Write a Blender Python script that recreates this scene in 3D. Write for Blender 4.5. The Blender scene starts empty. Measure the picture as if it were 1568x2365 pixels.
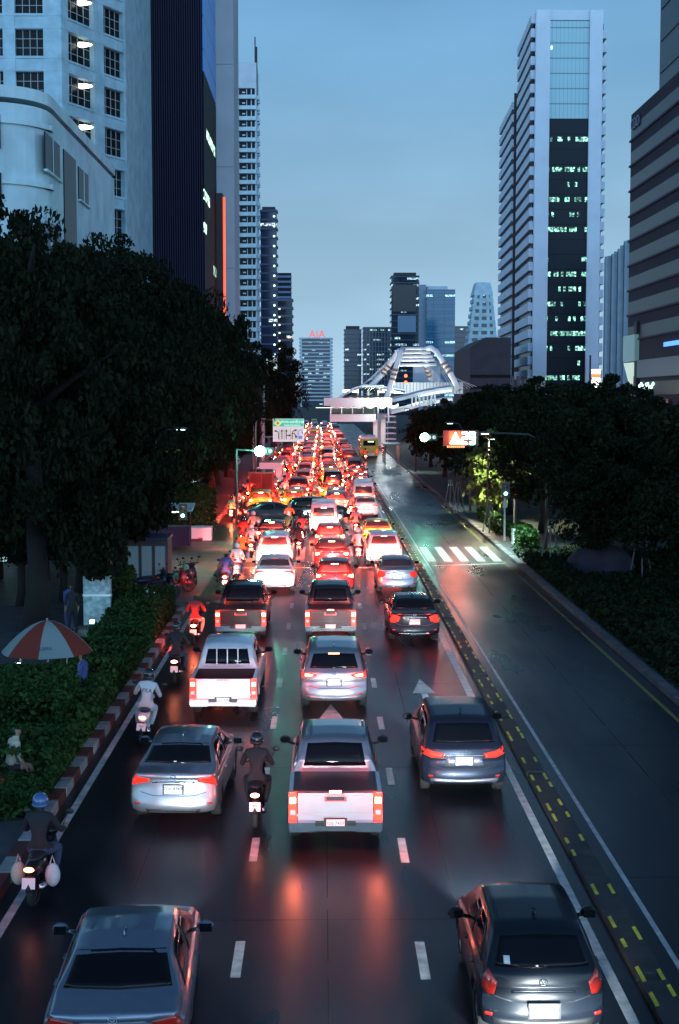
import bpy, bmesh, math, random
from mathutils import Vector, Matrix
from mathutils.bvhtree import BVHTree
R = math.radians
rng = random.Random(7)
sc = bpy.context.scene
COL = sc.collection

# ------------------------------------------------------------------ camera
CAMH = 8.5
FD = 50 / 36 * 2365.0            # focal length in pixels of a 1568 x 2365 picture
PITCH = math.atan((1182.5 - 918) / FD)
HAZE = 0.0003
YAW = math.atan((784 - 747) / FD)
cd = bpy.data.cameras.new('camera'); cam = bpy.data.objects.new('camera', cd); COL.objects.link(cam)
cd.sensor_fit = 'VERTICAL'; cd.sensor_height = 36; cd.lens = 50
cd.clip_start = 0.3; cd.clip_end = 6000
cam.location = (0, 0, CAMH)
cam.rotation_euler = (R(90) - PITCH, 0, -YAW)
sc.camera = cam
CM = cam.rotation_euler.to_matrix()

def ray(px, py):
    return CM @ Vector(((px - 784) / FD, (1182.5 - py) / FD, -1))
def G(px, py, z=0.0):
    d = ray(px, py); t = (z - CAMH) / d.z
    return Vector((d.x * t, d.y * t, z))
def at(px, py, Y):
    d = ray(px, py); t = Y / d.y
    return Vector((d.x * t, Y, CAMH + d.z * t))

# ------------------------------------------------------------------ world, sun, exposure
w = bpy.data.worlds.new('World'); sc.world = w; w.use_nodes = True
nt = w.node_tree; N = nt.nodes; L = nt.links
for n in list(N): N.remove(n)
out = N.new('ShaderNodeOutputWorld'); bg = N.new('ShaderNodeBackground')
tc = N.new('ShaderNodeTexCoord'); sep = N.new('ShaderNodeSeparateXYZ')
L.new(tc.outputs['Generated'], sep.inputs[0])
ramp = N.new('ShaderNodeValToRGB'); L.new(sep.outputs['Z'], ramp.inputs[0])
cr = ramp.color_ramp
cr.elements[0].position = 0.0; cr.elements[0].color = (.40, .60, .76, 1)
cr.elements[1].position = 1.0; cr.elements[1].color = (.03, .07, .15, 1)
for p, c in ((.05, (.37, .58, .76, 1)), (.13, (.28, .49, .68, 1)), (.22, (.18, .39, .62, 1)), (.30, (.13, .31, .54, 1)), (.42, (.06, .14, .27, 1)), (.6, (.035, .08, .16, 1))):
    e = cr.elements.new(p); e.color = c
nz = N.new('ShaderNodeTexNoise'); nz.inputs['Scale'].default_value = 2.6; nz.inputs['Detail'].default_value = 5
mp = N.new('ShaderNodeMapping'); mp.inputs['Scale'].default_value = (1, 1, 2.6)
L.new(tc.outputs['Generated'], mp.inputs[0]); L.new(mp.outputs[0], nz.inputs['Vector'])
cl = N.new('ShaderNodeMapRange'); cl.inputs['From Min'].default_value = .38; cl.inputs['From Max'].default_value = .64
cl.inputs['To Min'].default_value = .93; cl.inputs['To Max'].default_value = 1.20
L.new(nz.outputs['Fac'], cl.inputs[0])
# the western sky behind the bridge is still bright
bk = N.new('ShaderNodeMapRange'); bk.inputs['From Min'].default_value = .35; bk.inputs['From Max'].default_value = -.7
bk.inputs['To Min'].default_value = 1.0; bk.inputs['To Max'].default_value = 3.3
L.new(sep.outputs['Y'], bk.inputs[0])
m1 = N.new('ShaderNodeMath'); m1.operation = 'MULTIPLY'; L.new(cl.outputs[0], m1.inputs[0]); L.new(bk.outputs[0], m1.inputs[1])
L.new(ramp.outputs[0], bg.inputs[0]); L.new(m1.outputs[0], bg.inputs[1]); L.new(bg.outputs[0], out.inputs[0])
sd = bpy.data.lights.new('sun', 'SUN'); sun = bpy.data.objects.new('sun', sd); COL.objects.link(sun)
sd.energy = 0.12; sd.angle = R(30); sd.color = (.85, .95, 1); sun.rotation_euler = (R(62), 0, R(20))
sc.view_settings.view_transform = 'Standard'; sc.view_settings.look = 'None'
sc.view_settings.exposure = 0; sc.view_settings.gamma = 1
sc.cycles.use_denoising = True
sc.cycles.use_light_tree = True
sc.cycles.max_bounces = 6; sc.cycles.diffuse_bounces = 2; sc.cycles.glossy_bounces = 3
sc.cycles.sample_clamp_indirect = 5; sc.cycles.sample_clamp_direct = 90

# ------------------------------------------------------------------ helpers
MATS = {}
def mat(name, col, rough=.5, metal=0, em=None, es=0, coat=0, spec=.5, var=0, vs=3, bump=0, bs=30):
    if name in MATS: return MATS[name]
    m = bpy.data.materials.new(name); m.use_nodes = True
    t = m.node_tree; b = t.nodes['Principled BSDF']
    c = tuple(col) + (1,)
    b.inputs['Base Color'].default_value = c
    b.inputs['Roughness'].default_value = rough; b.inputs['Metallic'].default_value = metal
    b.inputs['Coat Weight'].default_value = coat; b.inputs['Specular IOR Level'].default_value = spec
    b.inputs['Coat Roughness'].default_value = .06
    if em: b.inputs['Emission Color'].default_value = tuple(em) + (1,); b.inputs['Emission Strength'].default_value = es
    if var or bump:
        tcn = t.nodes.new('ShaderNodeTexCoord')
        n = t.nodes.new('ShaderNodeTexNoise'); n.inputs['Scale'].default_value = vs; n.inputs['Detail'].default_value = 6
        t.links.new(tcn.outputs['Object'], n.inputs['Vector'])
        if var:
            mr = t.nodes.new('ShaderNodeMapRange'); mr.inputs['From Min'].default_value = .3; mr.inputs['From Max'].default_value = .7
            mr.inputs['To Min'].default_value = 1 - var; mr.inputs['To Max'].default_value = 1 + var
            t.links.new(n.outputs['Fac'], mr.inputs[0])
            mx = t.nodes.new('ShaderNodeMix'); mx.data_type = 'RGBA'; mx.blend_type = 'MULTIPLY'; mx.inputs[0].default_value = 1
            mx.inputs[6].default_value = c; t.links.new(mr.outputs[0], mx.inputs[7])
            t.links.new(mx.outputs[2], b.inputs['Base Color'])
        if bump:
            n2 = t.nodes.new('ShaderNodeTexNoise'); n2.inputs['Scale'].default_value = bs; n2.inputs['Detail'].default_value = 4
            t.links.new(tcn.outputs['Object'], n2.inputs['Vector'])
            bp = t.nodes.new('ShaderNodeBump'); bp.inputs['Strength'].default_value = bump; bp.inputs['Distance'].default_value = .02
            t.links.new(n2.outputs['Fac'], bp.inputs['Height']); t.links.new(bp.outputs[0], b.inputs['Normal'])
    MATS[name] = m
    return m

def glow(name, col, s):
    return mat(name, (.3 * min(1, col[0]), .3 * min(1, col[1]), .3 * min(1, col[2])), .4, em=col, es=s)

def facade_glass(name, col, lit=(.7, 1, .9), frac=.2, cw=1.5, fh=3.3, es=1.2, rough=.12, hvar=.7, spec=.5):
    """window wall: dark reflecting glass, panes separated by thin mullions, some rooms lit"""
    if name in MATS: return MATS[name]
    m = bpy.data.materials.new(name); m.use_nodes = True
    t = m.node_tree; b = t.nodes['Principled BSDF']; nn = t.nodes.new; lk = t.links.new
    tcn = nn('ShaderNodeTexCoord'); s = nn('ShaderNodeSeparateXYZ'); lk(tcn.outputs['Object'], s.inputs[0])
    def M(op, a, bb=None, v=None):
        q = nn('ShaderNodeMath'); q.operation = op
        lk(a, q.inputs[0])
        if bb is not None: lk(bb, q.inputs[1])
        if v is not None: q.inputs[1].default_value = v
        return q.outputs[0]
    u = M('ADD', s.outputs['X'], s.outputs['Y'])
    cu = M('DIVIDE', u, v=cw); cz = M('DIVIDE', s.outputs['Z'], v=fh)
    fu = M('FLOOR', cu); fz = M('FLOOR', cz)
    cb = nn('ShaderNodeCombineXYZ'); lk(fu, cb.inputs[0]); lk(fz, cb.inputs[1])
    wn = nn('ShaderNodeTexWhiteNoise'); wn.noise_dimensions = '2D'; lk(cb.outputs[0], wn.inputs['Vector'])
    wr = nn('ShaderNodeTexWhiteNoise'); wr.noise_dimensions = '1D'; lk(fz, wr.inputs['W'])
    big = nn('ShaderNodeTexNoise'); big.inputs['Scale'].default_value = .35; lk(cb.outputs[0], big.inputs['Vector'])
    s1 = M('MULTIPLY', wr.outputs['Value'], v=hvar); s2 = M('MULTIPLY', wn.outputs['Value'], v=1 - hvar * .5)
    sm = M('ADD', s1, s2); sm = M('ADD', sm, big.outputs['Fac'])
    on = M('GREATER_THAN', sm, v=.5 + (hvar + 1 - hvar * .5) * (1 - frac))
    zf = M('FRACT', cz); uf = M('FRACT', cu)
    z1 = M('GREATER_THAN', zf, v=.55); z2 = M('LESS_THAN', zf, v=.86)
    u1 = M('GREATER_THAN', uf, v=.08)
    e = M('MULTIPLY', on, z1); e = M('MULTIPLY', e, z2); e = M('MULTIPLY', e, u1)
    fn = nn('ShaderNodeTexNoise'); fn.inputs['Scale'].default_value = 1.7; fn.inputs['Detail'].default_value = 4; lk(tcn.outputs['Object'], fn.inputs['Vector'])
    fr = nn('ShaderNodeMapRange'); fr.inputs['From Min'].default_value = .42; fr.inputs['From Max'].default_value = .62; fr.inputs['To Min'].default_value = .05; fr.inputs['To Max'].default_value = 1.6; lk(fn.outputs['Fac'], fr.inputs[0])
    wq = M('POWER', wn.outputs['Value'], v=1.8)
    br = M('MULTIPLY', wq, v=es * 1.3); br = M('ADD', br, v=es * .12); br = M('MULTIPLY', br, fr.outputs[0])
    e = M('MULTIPLY', e, br)
    lk(e, b.inputs['Emission Strength']); b.inputs['Emission Color'].default_value = tuple(lit) + (1,)
    mul = M('MULTIPLY', M('GREATER_THAN', uf, v=.06), M('GREATER_THAN', zf, v=.08))
    mx = nn('ShaderNodeMix'); mx.data_type = 'RGBA'; lk(mul, mx.inputs[0])
    mx.inputs[6].default_value = (col[0] * .4, col[1] * .4, col[2] * .4, 1); mx.inputs[7].default_value = tuple(col) + (1,)
    lk(mx.outputs[2], b.inputs['Base Color'])
    b.inputs['Roughness'].default_value = rough; b.inputs['Specular IOR Level'].default_value = spec
    MATS[name] = m
    return m

def link(name, me, parent=None, m=None):
    o = bpy.data.objects.new(name, me); COL.objects.link(o)
    if parent is not None: o.parent = parent
    if m is not None and not me.materials: me.materials.append(m)
    return o
def empty(name, loc=(0, 0, 0), rz=0):
    o = bpy.data.objects.new(name, None); COL.objects.link(o); o.location = loc; o.rotation_euler = (0, 0, rz)
    o.empty_display_size = .2
    return o
def tag(o, label=None, cat=None, group=None, kind=None):
    if label: o['label'] = label
    if cat: o['category'] = cat
    if group: o['group'] = group
    if kind: o['kind'] = kind
    return o

class MB:
    """collects shapes, then links them as ONE mesh object"""
    def __init__(s): s.v = []; s.f = []; s.mi = []; s.smooth = False
    def add(s, vs, fs, mi=0):
        n = len(s.v); s.v += [tuple(v) for v in vs]; s.f += [tuple(n + i for i in f) for f in fs]; s.mi += [mi] * len(fs)
        return s
    def box(s, c, d, mi=0, rot=None, taper=1.0):
        x, y, z = d[0] / 2, d[1] / 2, d[2] / 2
        vs = [Vector((sx * x * (taper if sz > 0 else 1), sy * y * (taper if sz > 0 else 1), sz * z)) for sz in (-1, 1) for sy in (-1, 1) for sx in (-1, 1)]
        if rot is not None: vs = [rot @ v for v in vs]
        c = Vector(c)
        return s.add([v + c for v in vs], [(0, 2, 3, 1), (4, 5, 7, 6), (0, 1, 5, 4), (2, 6, 7, 3), (0, 4, 6, 2), (1, 3, 7, 5)], mi)
    def prism(s, poly, z0, z1, mi=0):
        n = len(poly)
        a = sum(poly[i][0] * poly[(i + 1) % n][1] - poly[(i + 1) % n][0] * poly[i][1] for i in range(n))
        if a < 0: poly = poly[::-1]
        vs = [(p[0], p[1], z0) for p in poly] + [(p[0], p[1], z1) for p in poly]
        fs = [tuple(range(n - 1, -1, -1)), tuple(range(n, 2 * n))] + [(i, (i + 1) % n, n + (i + 1) % n, n + i) for i in range(n)]
        return s.add(vs, fs, mi)
    def tube(s, pts, r, n=8, mi=0, caps=True):
        pts = [Vector(p) for p in pts]; rs = r if isinstance(r, (list, tuple)) else [r] * len(pts)
        base = len(s.v); up = Vector((0, 0, 1))
        for i, p in enumerate(pts):
            d = (pts[min(i + 1, len(pts) - 1)] - pts[max(i - 1, 0)]).normalized()
            u = d.cross(up if abs(d.z) < .9 else Vector((0, 1, 0))).normalized(); q = u.cross(d)
            for k in range(n):
                a = 2 * math.pi * k / n
                s.v.append(tuple(p + (u * math.cos(a) + q * math.sin(a)) * rs[i]))
        for i in range(len(pts) - 1):
            for k in range(n):
                a = base + i * n + k; b = base + i * n + (k + 1) % n
                s.f.append((a, a + n, b + n, b)); s.mi.append(mi)
        if caps:
            s.f.append(tuple(base + k for k in range(n))); s.mi.append(mi)
            e = base + (len(pts) - 1) * n
            s.f.append(tuple(e + k for k in range(n - 1, -1, -1))); s.mi.append(mi)
        return s
    def ell(s, c, r, mi=0, nu=14, nv=9, rot=None):
        vs = []; fs = []; c = Vector(c)
        for j in range(nv + 1):
            t = math.pi * j / nv
            for i in range(nu):
                a = 2 * math.pi * i / nu
                v = Vector((r[0] * math.sin(t) * math.cos(a), r[1] * math.sin(t) * math.sin(a), r[2] * math.cos(t)))
                if rot is not None: v = rot @ v
                vs.append(v + c)
        for j in range(nv):
            for i in range(nu):
                fs.append((j * nu + i, (j + 1) * nu + i, (j + 1) * nu + (i + 1) % nu, j * nu + (i + 1) % nu))
        return s.add(vs, fs, mi)
    def lathe(s, prof, c, axis='X', n=20, mi=0):
        vs = []; fs = []; m = len(prof)
        for i in range(n):
            a = 2 * math.pi * i / n
            for (h, r) in prof:
                if axis == 'X': v = (h, r * math.cos(a), r * math.sin(a))
                elif axis == 'Y': v = (r * math.cos(a), h, r * math.sin(a))
                else: v = (r * math.cos(a), r * math.sin(a), h)
                vs.append((v[0] + c[0], v[1] + c[1], v[2] + c[2]))
        for i in range(n):
            for j in range(m - 1):
                a = i * m + j; b = ((i + 1) % n) * m + j
                fs.append((a, b, b + 1, a + 1))
        return s.add(vs, fs, mi)
    def mesh(s, name, mats, smooth=None):
        me = bpy.data.meshes.new(name); me.from_pydata(s.v, [], s.f); me.update()
        if not isinstance(mats, (list, tuple)): mats = [mats]
        for m in mats: me.materials.append(m)
        if len(mats) > 1: me.polygons.foreach_set('material_index', s.mi)
        if smooth or s.smooth: me.polygons.foreach_set('use_smooth', [True] * len(s.f))
        return me
    def build(s, name, mats, parent=None, smooth=None):
        return link(name, s.mesh(name, mats, smooth), parent)

def fix_normals(me):
    bm = bmesh.new(); bm.from_mesh(me); bmesh.ops.recalc_face_normals(bm, faces=bm.faces); bm.to_mesh(me); bm.free()

def text_mesh(s, size, name='lettering', depth=.004, align='CENTER'):
    cu = bpy.data.curves.new(name, 'FONT'); cu.body = s; cu.size = size; cu.extrude = depth
    cu.align_x = align; cu.align_y = 'CENTER'
    o = bpy.data.objects.new(name, cu); COL.objects.link(o)
    dg = bpy.context.evaluated_depsgraph_get()
    me = bpy.data.meshes.new_from_object(o.evaluated_get(dg)); bpy.data.objects.remove(o); me.name = name
    return me
def text(s, size, loc, m, parent=None, name='lettering', facing='-Y', depth=.004, rot=None):
    me = text_mesh(s, size, name, depth); me.materials.clear(); me.materials.append(m)
    o = link(name, me, parent); o.location = loc
    o.rotation_euler = rot if rot else (R(90), 0, 0)
    return o

ORD = 'first second third fourth fifth sixth seventh eighth ninth tenth eleventh twelfth thirteenth fourteenth fifteenth sixteenth seventeenth eighteenth nineteenth twentieth'.split()
def ordinal(i):
    if i < 20: return ORD[i]
    t = {2: 'twenty', 3: 'thirty', 4: 'forty', 5: 'fifty', 6: 'sixty'}[(i + 1) // 10]
    return t + ('' if (i + 1) % 10 == 0 else '-' + ORD[(i + 1) % 10 - 1]) if (i + 1) % 10 else {20: 'twentieth', 30: 'thirtieth', 40: 'fortieth', 50: 'fiftieth', 60: 'sixtieth'}[i + 1]
def copy_tree(o, parent=None):
    c = o.copy(); COL.objects.link(c)
    if parent is not None: c.parent = parent
    for ch in list(o.children): copy_tree(ch, c)
    return c
# ------------------------------------------------------------------ ground, road, markings
def road_mat():
    m = bpy.data.materials.new('wet_asphalt'); m.use_nodes = True
    t = m.node_tree; b = t.nodes['Principled BSDF']; nn = t.nodes.new; lk = t.links.new
    tcn = nn('ShaderNodeTexCoord')
    mpn = nn('ShaderNodeMapping'); mpn.inputs['Scale'].default_value = (1, .22, 1); lk(tcn.outputs['Object'], mpn.inputs[0])
    n1 = nn('ShaderNodeTexNoise'); n1.inputs['Scale'].default_value = .55; n1.inputs['Detail'].default_value = 3.5; lk(mpn.outputs[0], n1.inputs['Vector'])
    n2 = nn('ShaderNodeTexNoise'); n2.inputs['Scale'].default_value = 60; n2.inputs['Detail'].default_value = 3; lk(tcn.outputs['Object'], n2.inputs['Vector'])
    r1 = nn('ShaderNodeMapRange'); r1.inputs['From Min'].default_value = .25; r1.inputs['From Max'].default_value = .75
    r1.inputs['To Min'].default_value = .21; r1.inputs['To Max'].default_value = .44; lk(n1.outputs['Fac'], r1.inputs[0])
    lk(r1.outputs[0], b.inputs['Roughness'])
    cr2 = nn('ShaderNodeValToRGB'); cr2.color_ramp.elements[0].position = .3; cr2.color_ramp.elements[1].position = .72
    cr2.color_ramp.elements[0].color = (.003, .004, .007, 1); cr2.color_ramp.elements[1].color = (.015, .018, .026, 1)
    mixn = nn('ShaderNodeMath'); mixn.operation = 'ADD'; lk(n1.outputs['Fac'], mixn.inputs[0])
    s2 = nn('ShaderNodeMath'); s2.operation = 'MULTIPLY_ADD'; s2.inputs[1].default_value = .22; s2.inputs[2].default_value = -.11
    lk(n2.outputs['Fac'], s2.inputs[0]); lk(s2.outputs[0], mixn.inputs[1])
    lk(mixn.outputs[0], cr2.inputs[0]); lk(cr2.outputs[0], b.inputs['Base Color'])
    bp = nn('ShaderNodeBump'); bp.inputs['Strength'].default_value = .15; bp.inputs['Distance'].default_value = .01
    lk(n2.outputs['Fac'], bp.inputs['Height']); lk(bp.outputs[0], b.inputs['Normal'])
    b.inputs['Specular IOR Level'].default_value = .24
    return m
ASPH = road_mat()
PAINT = mat('road_paint', (.42, .44, .44), .45, var=.35, vs=4, bump=.2, bs=50)
YPAINT = mat('yellow_paint', (.20, .15, .02), .5, var=.3, vs=6)
CONC = mat('old_concrete', (.05, .053, .06), .75, var=.35, vs=1.5, bump=.3, bs=25)
EARTH = mat('dark_soil', (.03, .034, .028), .95, var=.4, vs=2, bump=.4, bs=8)
DARKC = mat('dark_concrete', (.03, .03, .036), .8, var=.3, vs=2)

tag(MB().add([(-900, -60, -.02), (900, -60, -.02), (900, 3000, -.02), (-900, 3000, -.02)], [(0, 1, 2, 3)]).build('ground', mat('city_ground', (.045, .047, .05), .9, var=.3, vs=.3)), kind='structure')
# the road as one sheet
b = MB()
b.add([(-7.4, -20, 0), (9.75, -20, 0), (9.75, 460, 0), (-7.4, 460, 0)], [(0, 1, 2, 3)])
tag(b.build('road', ASPH), kind='structure')
b = MB(); b.add([(-22, 56, .0), (-5.3, 56, .004), (-5.3, 84, .004), (-14, 84, .0), (-22, 80, 0)], [(0, 1, 2, 3, 4)])
tag(b.build('side_street', mat('pale_asphalt', (.09, .095, .085), .5, var=.4, vs=1.2, bump=.3)), kind='structure')
# pavements
b = MB()
b.box((-11.3, 17, .06), (11.0, 80, .16)); b.box((-14, 142, .06), (13.6, 116, .16))
tag(b.build('pavement', CONC), kind='structure')
b = MB(); b.box((10.5, 190, .065), (.8, 420, .17))
tag(b.build('footpath', DARKC), kind='structure')
b = MB(); b.box((39.2, 190, .02), (56.6, 420, .12))
tag(b.build('park_ground', EARTH), kind='structure')

def strip(b, x0, x1, y0, y1, z=.004): b.add([(x0, y0, z), (x1, y0, z), (x1, y1, z), (x0, y1, z)], [(0, 1, 2, 3)])
b = MB()
# lane dashes
y = 20.2 - 5.25
while y < 150:
    if not 66 < y < 86:
        strip(b, 1.42, 1.57, y, y + 1.45)
        strip(b, -1.38, -1.23, y + .1, y + 1.5)
    y += 5.25
strip(b, 4.14, 4.30, 6, 36); strip(b, 4.10, 4.32, 36, 70); strip(b, 4.12, 4.24, 70, 260)
strip(b, -5.25, -5.10, 6, 57); strip(b, -5.2, -5.08, 84, 200)
strip(b, 5.28, 5.37, 6, 260)
# stop lines and zebra
b.add([(-5.1, 70.6, .004), (4.1, 70.6, .004), (4.1, 71.0, .004), (-5.1, 71.0, .004)], [(0, 1, 2, 3)])
b.add([(5.5, 71.3, .004), (9.35, 72.4, .004), (9.35, 72.8, .004), (5.5, 71.7, .004)], [(0, 1, 2, 3)])
for k in range(17):
    x = -4.9 + k * .86
    if 3.8 < x < 4.6 or x > 9.0: continue
    strip(b, x, x + .45, 73.4, 80.6)
# lane arrows
def arrow(b, cx, y0, ln=5, turn=0):
    strip(b, cx - .09, cx + .09, y0, y0 + ln * .7)
    b.add([(cx - .33, y0 + ln * .68, .004), (cx + .33, y0 + ln * .68, .004), (cx, y0 + ln, .004)], [(0, 1, 2)])
arrow(b, .2, 33.0, 6); arrow(b, 2.9, 36.0, 6.5); arrow(b, -3.1, 31.0, 5.5); arrow(b, 2.9, 50.5, 6); arrow(b, .2, 90, 5); arrow(b, 2.9, 91, 5)
tag(b.build('road_markings', PAINT), kind='structure')
b = MB()
strip(b, 9.3, 9.42, 20, 50); 
y = 50
while y < 74: strip(b, 9.3, 9.42, y, y + 1.0); y += 1.5
strip(b, 9.3, 9.42, 80, 150)
tag(b.build('yellow_edge_line', YPAINT), kind='structure')

b = MB(); r_ = random.Random(5)
for k in range(14):
    y = 13 + k * 9.6; x = -5.4
    while x < 4.1:
        x2 = min(4.1, x + r_.uniform(.5, 1.4)); dy = r_.uniform(-.012, .012); strip(b, x, x2, y + dy, y + dy + r_.uniform(.012, .03), .003); x = x2 + r_.uniform(0, .15)
    x = 5.45
    while x < 9.2: x2 = min(9.2, x + r_.uniform(.5, 1.4)); strip(b, x, x2, y + 2, y + 2.02, .003); x = x2
for x, y0, y1 in ((-3.3, 8, 60), (.05, 8, 60), (2.2, 8, 60), (7.3, 8, 120)):
    y = y0
    while y < y1: strip(b, x + r_.uniform(-.01, .01), x + .018, y, y + 2.2, .003); y += 2.3 + r_.uniform(0, .6)
tag(b.build('road_joints', mat('joint_tar', (.004, .004, .005), .8)), kind='structure')
# median separator, low black kerb with yellow marks
md = empty('median_kerb', (4.78, 130, 0)); tag(md, 'long low black median kerb with two rows of yellow marks along its edges', 'kerb')
b = MB(); 
for k in range(45):
    b.box((0, -124 + k * 5.62, .05), (.44, 5.55, .10), taper=.96)
kb = b.build('kerb_stone', mat('kerb_black', (.025, .026, .028), .6, var=.4, vs=3, bump=.4, bs=20), md)
b = MB(); y = -124; i = 0
while y < 60:
    for sx in (-.15, .15):
        if rng.random() > .10:
            x = sx + rng.uniform(-.012, .012); yy = y + (sx > 0) * .22 + rng.uniform(-.12, .12)
            ll = rng.uniform(.38, .6); b.add([(x - .032, yy, .104), (x + .032, yy + .03, .104), (x + .032, yy + ll, .104), (x - .032, yy + ll - .05, .104)], [(0, 1, 2, 3)])
    i += 1; y += .72 if i % 2 else 1.45
b.build('painted_marks', mat('mark_yellow', (.62, .56, .03), .5, var=.4, vs=5), md)
# kerbs, right and left
DARKK = mat('kerb_grey', (.08, .08, .09), .7, var=.4, vs=1.2)
rk = empty('roadside_kerb', (9.95, 150, 0)); tag(rk, 'grey concrete kerb of the empty carriageway below the dark trees', 'kerb')
b = MB()
for k in range(150): b.box((0, -140 + k * 2.0, .085), (.32, 1.96, .17), taper=.93)
b.build('kerb_stone', DARKK, rk)
for seg, (y0, y1, lab) in enumerate(((10, 55.5, 'red and white painted kerb along the hedge by the vendor'), (84, 190, 'kerb beyond the side street below the dark trees'))):
    lk_ = empty('painted_kerb', (-5.62 if seg == 0 else -7.3, y0, 0)); tag(lk_, lab, 'kerb')
    b = MB(); k = 0; y = 0
    while y < y1 - y0:
        b.box((0, y + .45, .10), (.28, .86, .22), mi=k % 2, taper=.94); k += 1; y += .9
    b.build('kerb_stone', [mat('kerb_white', (.26, .27, .27), .7, var=.3, vs=3), mat('kerb_red', (.10, .016, .014), .6, var=.3, vs=3)], lk_)

# ------------------------------------------------------------------ foliage
import numpy as np
def leaf_mesh(name, pts, sizes, m, seed, droop=.3):
    r = np.random.RandomState(seed); n = len(pts)
    nrm = r.normal(size=(n, 3)); nrm[:, 2] += .6; nrm /= np.linalg.norm(nrm, axis=1)[:, None]
    a = r.normal(size=(n, 3)); u = np.cross(nrm, a); u /= np.linalg.norm(u, axis=1)[:, None]; v = np.cross(nrm, u)
    s = sizes[:, None]
    P = np.stack([pts - u * s * .5, pts + v * s * .32 , pts + u * s * .6, pts - v * s * .32], 1).reshape(-1, 3)
    me = bpy.data.meshes.new(name); me.vertices.add(4 * n); me.vertices.foreach_set('co', P.ravel())
    me.loops.add(4 * n); me.loops.foreach_set('vertex_index', np.arange(4 * n, dtype=np.int32))
    me.polygons.add(n); me.polygons.foreach_set('loop_start', np.arange(0, 4 * n, 4, dtype=np.int32))
    me.update(); me.validate(); me.materials.append(m)
    return me
def leaf_mat(name, a, b_, sc_=.8):
    m = bpy.data.materials.new(name); m.use_nodes = True; t = m.node_tree; p = t.nodes['Principled BSDF']
    g = t.nodes.new('ShaderNodeNewGeometry'); r = t.nodes.new('ShaderNodeValToRGB')
    r.color_ramp.elements[0].color = tuple(a) + (1,); r.color_ramp.elements[1].color = tuple(b_) + (1,)
    t.links.new(g.outputs['Random Per Island'], r.inputs[0]); t.links.new(r.outputs[0], p.inputs['Base Color'])
    p.inputs['Roughness'].default_value = .8; p.inputs['Specular IOR Level'].default_value = .08
    return m
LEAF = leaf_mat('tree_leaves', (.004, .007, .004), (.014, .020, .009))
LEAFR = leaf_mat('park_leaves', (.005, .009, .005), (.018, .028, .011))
LAMPLITLEAF = leaf_mat('lamplit_leaves', (.05, .08, .02), (.14, .20, .06))  # leaf green lightened so the lamplit tree shows its glow
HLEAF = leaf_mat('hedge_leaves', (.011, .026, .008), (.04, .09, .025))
BARK = mat('bark', (.014, .012, .011), .9, var=.4, vs=4, bump=.6, bs=12)

def crown_mesh(name, seed, nclu, nleaf, ls, m, flat=.85):
    r = np.random.RandomState(seed); P = []; lobes = r.normal(size=(9, 3)); lobes /= np.linalg.norm(lobes, axis=1)[:, None]
    for k in range(nclu):
        d = r.normal(size=3); d /= np.linalg.norm(d); d[2] = d[2] * flat
        rad = (.26 + .66 * r.rand() ** .6) * (.86 + .42 * max(0, (lobes @ (d / np.linalg.norm(d))).max()) ** 8)
        c = d * rad; cr_ = .09 + .15 * r.rand() ** 1.5
        q = r.normal(size=(nleaf, 3)); q /= np.linalg.norm(q, axis=1)[:, None]
        q *= (cr_ * (r.rand(nleaf, 1) ** .35)); q[:, 2] *= .6
        P.append(c + q)
    # hanging sprays at the outside
    for k in range(nclu // 2):
        d = r.normal(size=3); d /= np.linalg.norm(d); d[2] = d[2] * .6
        t = r.rand(nleaf // 4, 1); c = d * (.82 + .34 * t); c[:, 2] -= .12 * t[:, 0] ** 2
        P.append(c + r.normal(size=(len(t), 3)) * .025)
    P = np.concatenate(P); s = ls * (.6 + .8 * r.rand(len(P)))
    return leaf_mesh(name, P, s, m, seed + 1)
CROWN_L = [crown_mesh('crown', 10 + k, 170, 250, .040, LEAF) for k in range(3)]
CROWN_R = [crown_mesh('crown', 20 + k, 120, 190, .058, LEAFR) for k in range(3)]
CROWN_F = crown_mesh('crown', 40, 70, 90, .12, LAMPLITLEAF)

def trunk_mesh(seed, h, r0):
    r = random.Random(seed); b = MB()
    pts = []; x = y = 0
    for k in range(7):
        t = k / 6; pts.append((x, y, h * t)); x += r.uniform(-.12, .12) * h * .12; y += r.uniform(-.12, .12) * h * .12
    b.tube(pts, [r0 * (1.35 if k == 0 else 1 - .55 * k / 6) for k in range(7)], 9)
    for k in range(6):
        p = Vector(pts[3 + k % 4]); a = r.uniform(0, 6.28); ln = h * r.uniform(.14, .24)
        q = [p + Vector((math.cos(a) * ln * t, math.sin(a) * ln * t, ln * .75 * t ** .8)) for t in (0, .35, .7, 1)]
        b.tube(q, [r0 * .45, r0 * .32, r0 * .2, r0 * .08], 6)
    return b.mesh('trunk', BARK, True)
TRUNKS = [trunk_mesh(s, 1.0, .035) for s in (1, 2, 3)]
def tree(x, y, h, rx, label, kind=0, crown=None, cz=.62, rzf=.42, group=None, cat='tree', ry=None, name='street_tree'):
    t = empty(name, (x, y, .1), rng.uniform(0, 6.28)); tag(t, label, cat, group)
    tr = link('trunk', TRUNKS[kind % 3], t); tr.scale = (h * .75, h * .75, h * .75)
    c = link('crown', crown if crown else (CROWN_L if kind < 3 else CROWN_R)[kind % 3], t)
    c.location = (0, 0, h * cz); c.scale = (rx, ry or rx, h * rzf)
    return t
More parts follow.
